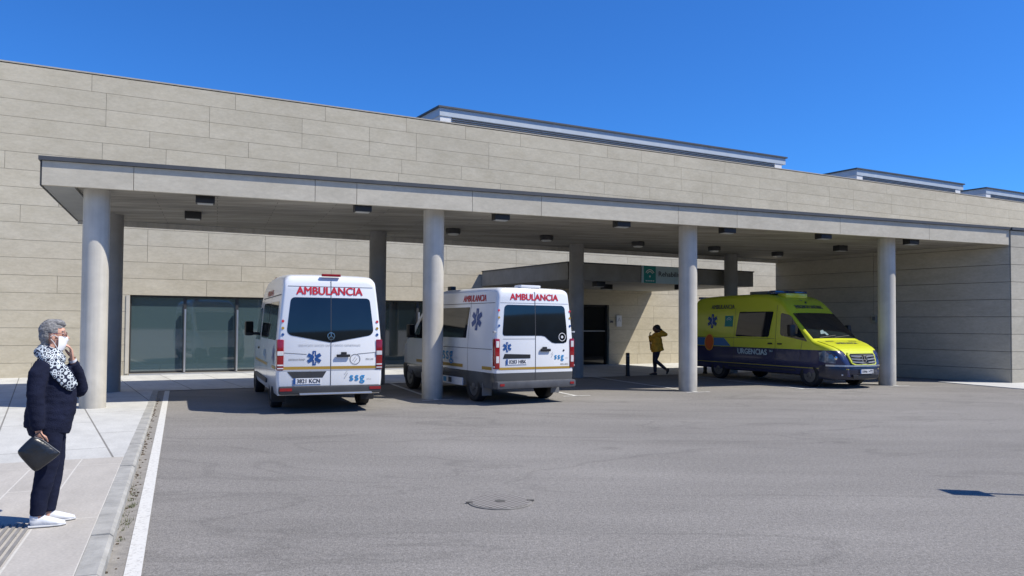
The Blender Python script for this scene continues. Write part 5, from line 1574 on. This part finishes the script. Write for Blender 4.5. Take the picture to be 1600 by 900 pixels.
    tc = N.new('ShaderNodeTexCoord'); mp = N.new('ShaderNodeMapping'); mp.inputs['Rotation'].default_value = (0, R(45), 0); L.new(tc.outputs['Object'], mp.inputs[0])
    vo = N.new('ShaderNodeTexVoronoi'); vo.inputs['Scale'].default_value = 27; vo.inputs['Randomness'].default_value = .25; L.new(mp.outputs[0], vo.inputs['Vector'])
    rr = N.new('ShaderNodeValToRGB'); cr = rr.color_ramp; cr.interpolation = 'CONSTANT'
    cr.elements[0].position = 0; cr.elements[0].color = (.62, .64, .66, 1); cr.elements[1].position = .20; cr.elements[1].color = (.012, .018, .045, 1)
    e2 = cr.elements.new(.38); e2.color = (.60, .66, .68, 1); e3 = cr.elements.new(.56); e3.color = (.012, .018, .045, 1)
    L.new(vo.outputs['Distance'], rr.inputs[0]); L.new(rr.outputs[0], b.inputs['Base Color']); b.inputs['Roughness'].default_value = .85
    s_ = MB()
    pts = []; n_ = 20
    for k_ in range(n_ + 1):
        a = 2 * math.pi * k_ / n_
        pts.append((.012 + .088 * math.cos(a), .088 * math.sin(a), 1.375 - .030 * math.cos(a) ))
    s_.tube(pts, [(.046, .036)] * (n_ + 1), seg=12, cap=False)
    s_.tube([(.012 + .072 * math.cos(a), .078 * math.sin(a), 1.415 - .020 * math.cos(a)) for a in [2 * math.pi * k_ / 16 for k_ in range(17)]], [(.034, .026)] * 17, seg=10, cap=False)
    # hanging fall over the near chest, from the neck down to the front
    s_.tube([(-.04, -.10, 1.375), (.03, -.155, 1.32), (.09, -.185, 1.255), (.145, -.175, 1.185), (.185, -.155, 1.135), (.205, -.14, 1.115)], [(.030, .040), (.028, .058), (.024, .070), (.022, .066), (.020, .055), (.014, .045)], seg=16, up=(.2, -1, .2))
    o = s_.build('scarf', sm_, root)
    remesh(o, .008, 3, lambda c: .006 * noise.noise(Vector((c.x * 22, c.y * 22, c.z * 22))))
    # cuff of white cloth at the raised wrist
    c_ = MB(); c_.tube([H2 + Vector((.006, .012, -.010)), H2 + Vector((.0, .0, .010))], [.034, .032], seg=14, cap=False); c_.build('bracelet', M['white'], root, smooth=60)
    # ---- handbag: held, a thing of its own
    bx = Vector((X0, Y0, pz((X0, Y0))))
    bag = empty('handbag', bx + Vector((.07, -.22, .565)), R(32)); bag.scale = (.86, 1, .88); tag(bag, 'small black leather clutch bag held in lowered hand', 'handbag')
    lm = mat('black_leather', (.012, .014, .018), .32, var=.3, vscale=12, bump=.3, bscale=30)
    b_ = MB()
    # outline in x-z of a tilted clutch, thick in the middle
    out = [(-.165, .055), (-.14, .085), (-.06, .175), (-.035, .185), (.03, .16), (.17, .035), (.175, .015), (.06, -.075), (-.005, -.125), (-.03, -.12), (-.10, -.03)]
    cen = Vector((0, 0, .03)); n_ = len(out); rings = []
    for sc, th in ((1.0, .006), (.94, .022), (.80, .034), (.5, .042), (.15, .044)):
        rings.append([(cen.x + (x - cen.x) * sc, th, cen.z + (z - cen.z) * sc) for x, z in out])
    for sg in (-1, 1):
        vv = [[b_.v((x, sg * y, z)) for x, y, z in rg] for rg in rings]
        for p, q in zip(vv, vv[1:]):
            for k_ in range(n_): b_.f([p[k_], p[(k_ + 1) % n_], q[(k_ + 1) % n_], q[k_]])
        b_.f(vv[-1])
        if sg < 0: first = vv[0]
        else:
            for k_ in range(n_): b_.f([first[k_], first[(k_ + 1) % n_], vv[0][(k_ + 1) % n_], vv[0][k_]])
    o = b_.build('bag_body', lm, bag, smooth=70)
    o.modifiers.new('s', 'SUBSURF').levels = 2; o.modifiers['s'].render_levels = 2
    z_ = MB(); z_.tube([(-.03, -.016, .178), (.03, -.020, .152), (.165, -.016, .030)], .004, seg=8); z_.build('zip', M['mgrey'], bag)
    z_ = MB(); z_.tube([(-.03, -.0, .19), (.01, -.012, .215), (.05, 0, .15)], .006, seg=8); z_.build('strap', lm, bag, smooth=60)
    return root
woman()

def walker():
    X0, Y0 = 4.86, 25.75
    root = empty('person', (X0, Y0, .012), R(180)); root.scale = (1.15, 1.15, 1.0)
    tag(root, 'dark haired person in mustard jacket walking to the entrance, hand behind head', 'person')
    sk = mat('brown_skin', (.13, .07, .045), .6, var=.1)
    # local x = walking direction (left in the picture), y = towards camera
    mb = MB()
    mb.ball((.03, 0, 1.56), (.095, .078, .115), 20); mb.tube([(.05, 0, 1.50), (.11, 0, 1.52), (.10, 0, 1.49)], [.04, .016, .012], seg=8)
    for sg in (-1, 1): mb.ball((.01, sg * .078, 1.545), (.016, .008, .026))
    mb.tube([(0, 0, 1.32), (.02, 0, 1.48)], [.055, .05]); mb.tube([(0, 0, .85), (0, 0, 1.1), (.02, 0, 1.28), (.02, 0, 1.38)], [(.11, .15), (.10, .14), (.11, .17), (.05, .08)], seg=16, up=(1, 0, 0))
    # far arm forward and bent, near arm raised with elbow behind the head
    S = Vector((0, .18, 1.36)); E = Vector((-.20, .22, 1.37)); H = Vector((-.05, .10, 1.50))
    mb.tube([S, E], [.048, .038]); mb.tube([E, H], [.038, .026]); hand(mb, H, (1, -.3, .4), (0, -1, -.3), 1, (20, 30, 20), .95)
    S3 = Vector((.02, -.18, 1.34)); E3 = Vector((.13, -.2, 1.14)); H3 = Vector((.19, -.06, 1.32))
    mb.tube([S3, E3], [.048, .038]); mb.tube([E3, H3], [.038, .026]); hand(mb, H3, (.1, .3, 1), (-1, 0, 0), 1, (30, 40, 30), .95)
    K1 = Vector((.04, -.09, .47)); A1 = Vector((.03, -.085, .07)); K2 = Vector((.06, .09, .50)); A2_ = Vector((-.27, .09, .20))
    for hp, k_, a_ in ((Vector((0, -.09, .88)), K1, A1), (Vector((0, .09, .88)), K2, A2_)):
        mb.tube([hp, k_, a_], [.085, .055, .036])
    mb.tube([A1, A1 + Vector((.13, 0, -.035))], [.034, .02]); mb.tube([A2_, A2_ + Vector((-.02, 0, -.12))], [.034, .02])
    o = mb.build('body', sk, root); remesh(o, .012, 2)
    j = MB()
    jm = mat('mustard_jacket', (.62, .30, .02), .8, var=.25, vscale=10, bump=.4, bscale=40)
    j.tube([(-.03, 0, .80), (-.01, 0, .9), (.0, 0, 1.05), (.02, 0, 1.22), (.01, 0, 1.36), (.01, 0, 1.42)], [(.19, .21), (.185, .205), (.165, .20), (.165, .21), (.12, .19), (.07, .10)], seg=22, up=(1, 0, 0))
    j.tube([S + Vector((.03, -.04, 0)), S, E], [.07, .085, .070]); j.tube([E, H + Vector((-.05, .02, -.02))], [.072, .05])
    j.tube([S3 + Vector((0, .04, 0)), E3], [.08, .068]); j.tube([E3, H3], [.068, .045]); j.ball(E, .072)
    o = j.build('jacket', jm, root); remesh(o, .016, 3, lambda c: .010 * noise.noise(Vector((c.x * 8, c.y * 8, c.z * 12))))
    j = MB(); j.tube([(.15, -.12, .83), (.17, -.14, 1.1), (.16, -.12, 1.32)], [(.012, .03)] * 3, seg=8); j.build('jacket_edge', mat('dark_mustard', (.22, .10, .012), .8), root)
    t = MB(); 
    t.tube([(0, 0, .95), (0, 0, .80)], [(.13, .16), (.13, .17)], seg=16, up=(1, 0, 0))
    for hp, k_, a_ in ((Vector((0, -.085, .85)), K1, A1 + Vector((0, 0, .03))), (Vector((0, .085, .85)), K2, A2_ + Vector((.03, 0, .02)))):
        t.tube([hp, (hp + k_) / 2, k_, (k_ + a_) / 2, a_], [.105, .088, .068, .058, .045])
    o = t.build('leggings', mat('patterned_leggings', (.030, .026, .040), .85, var=.6, vscale=25), root); remesh(o, .014, 2)
    h = MB(); h.ball((-.005, 0, 1.595), (.105, .09, .10), 18); h.ball((-.045, 0, 1.54), (.07, .085, .10), 16); h.ball((-.11, 0, 1.50), (.05, .06, .07), 14)
    o = h.build('hair', mat('black_hair', (.008, .007, .007), .6, var=.3, vscale=30), root); remesh(o, .010, 1, lambda c: .010 * noise.noise(c * 30))
    for a_, dx in ((A1, 1), (A2_, -1)):
        s_ = MB()
        if dx > 0: s_.tube([a_ + Vector((-.05, 0, -.03)), a_ + Vector((.05, 0, -.03)), a_ + Vector((.17, 0, -.045))], [(.035, .035), (.035, .042), (.018, .03)], seg=12)
        else: s_.tube([a_ + Vector((-.04, 0, .04)), a_ + Vector((-.03, 0, -.05)), a_ + Vector((-.0, 0, -.16))], [(.035, .035), (.035, .042), (.018, .03)], seg=12)
        s_.build('shoe', M['black'], root, smooth=60)
    return root
walker()

# ================================================================== ADDED HILL RING (out of view; cuts low sky light, darkens reflections)
mb = MB(); n = 96; rr_ = random.Random(4)
lo, hi_, bk = [], [], []
for i in range(n + 1):
    a = 2 * math.pi * i / n; d = Vector((math.cos(a), math.sin(a), 0))
    hh = 15 + 4 * noise.noise(Vector((math.cos(a) * 3, math.sin(a) * 3, 0))) + rr_.uniform(-.6, .6)
    R_ = 140
    lo.append(mb.v(d * (R_ - 12))); hi_.append(mb.v(d * R_ + Vector((0, 0, hh)))); bk.append(mb.v(d * (R_ + 60) + Vector((0, 0, hh * 1.3))))
for i in range(n):
    mb.f([lo[i], lo[i + 1], hi_[i + 1], hi_[i]]); mb.f([hi_[i], hi_[i + 1], bk[i + 1], bk[i]])
tag(mb.build('added_hill_ring', mat('added_ring_scrub', (.075, .085, .045), .95, var=.4, vscale=.08), smooth=60), 'added scrubby ring out of view, dimming low sky light and reflections', kind='structure')

# ================================================================== LIGHT, SKY, CAMERA
sunv = Vector((.75, -.13, 1.0)).normalized()
el = math.asin(sunv.z); az = math.atan2(sunv.x, sunv.y)
sl_ = bpy.data.lights.new('sun', 'SUN'); sl_.energy = 4.9; sl_.angle = R(.53); sl_.color = (1, .94, .83)
so = bpy.data.objects.new('sun', sl_); COL.objects.link(so); so.rotation_euler = (-sunv).to_track_quat('-Z', 'Y').to_euler()
wd_ = bpy.data.worlds.new('World'); scene.world = wd_; wd_.use_nodes = True
N = wd_.node_tree.nodes; L = wd_.node_tree.links; bg = N['Background']
sk_ = N.new('ShaderNodeTexSky'); sk_.sky_type = 'NISHITA'; sk_.sun_disc = False; sk_.sun_elevation = el; sk_.sun_rotation = az
sk_.altitude = 600; sk_.air_density = 1.0; sk_.dust_density = .15; sk_.ozone_density = 3.5
hs = N.new('ShaderNodeHueSaturation'); hs.inputs['Saturation'].default_value = 1.0; hs.inputs['Value'].default_value = 1.15; hs.inputs['Hue'].default_value = .5
ti = mixmul(N, L, sk_.outputs[0], (.31, .82, 1.50, 1))
L.new(ti.outputs[2], hs.inputs['Color']); L.new(hs.outputs[0], bg.inputs[0]); bg.inputs[1].default_value = .082

cd = bpy.data.cameras.new('camera'); cam = bpy.data.objects.new('camera', cd); COL.objects.link(cam); scene.camera = cam
cd.lens = 27.0; cd.sensor_width = 36; cd.clip_end = 2000; cd.clip_start = .1; cd.shift_y = .014
cam.matrix_world = Matrix.Translation((0, 0, 1.70)) @ Matrix.Rotation(R(91.6), 4, 'X') @ Matrix.Rotation(R(.40), 4, 'Z')
scene.render.engine = 'CYCLES'
scene.view_settings.view_transform = 'Standard'; scene.view_settings.look = 'None'; scene.view_settings.gamma = 1; scene.view_settings.exposure = 0.26
scene.render.resolution_x = 1024; scene.render.resolution_y = 576
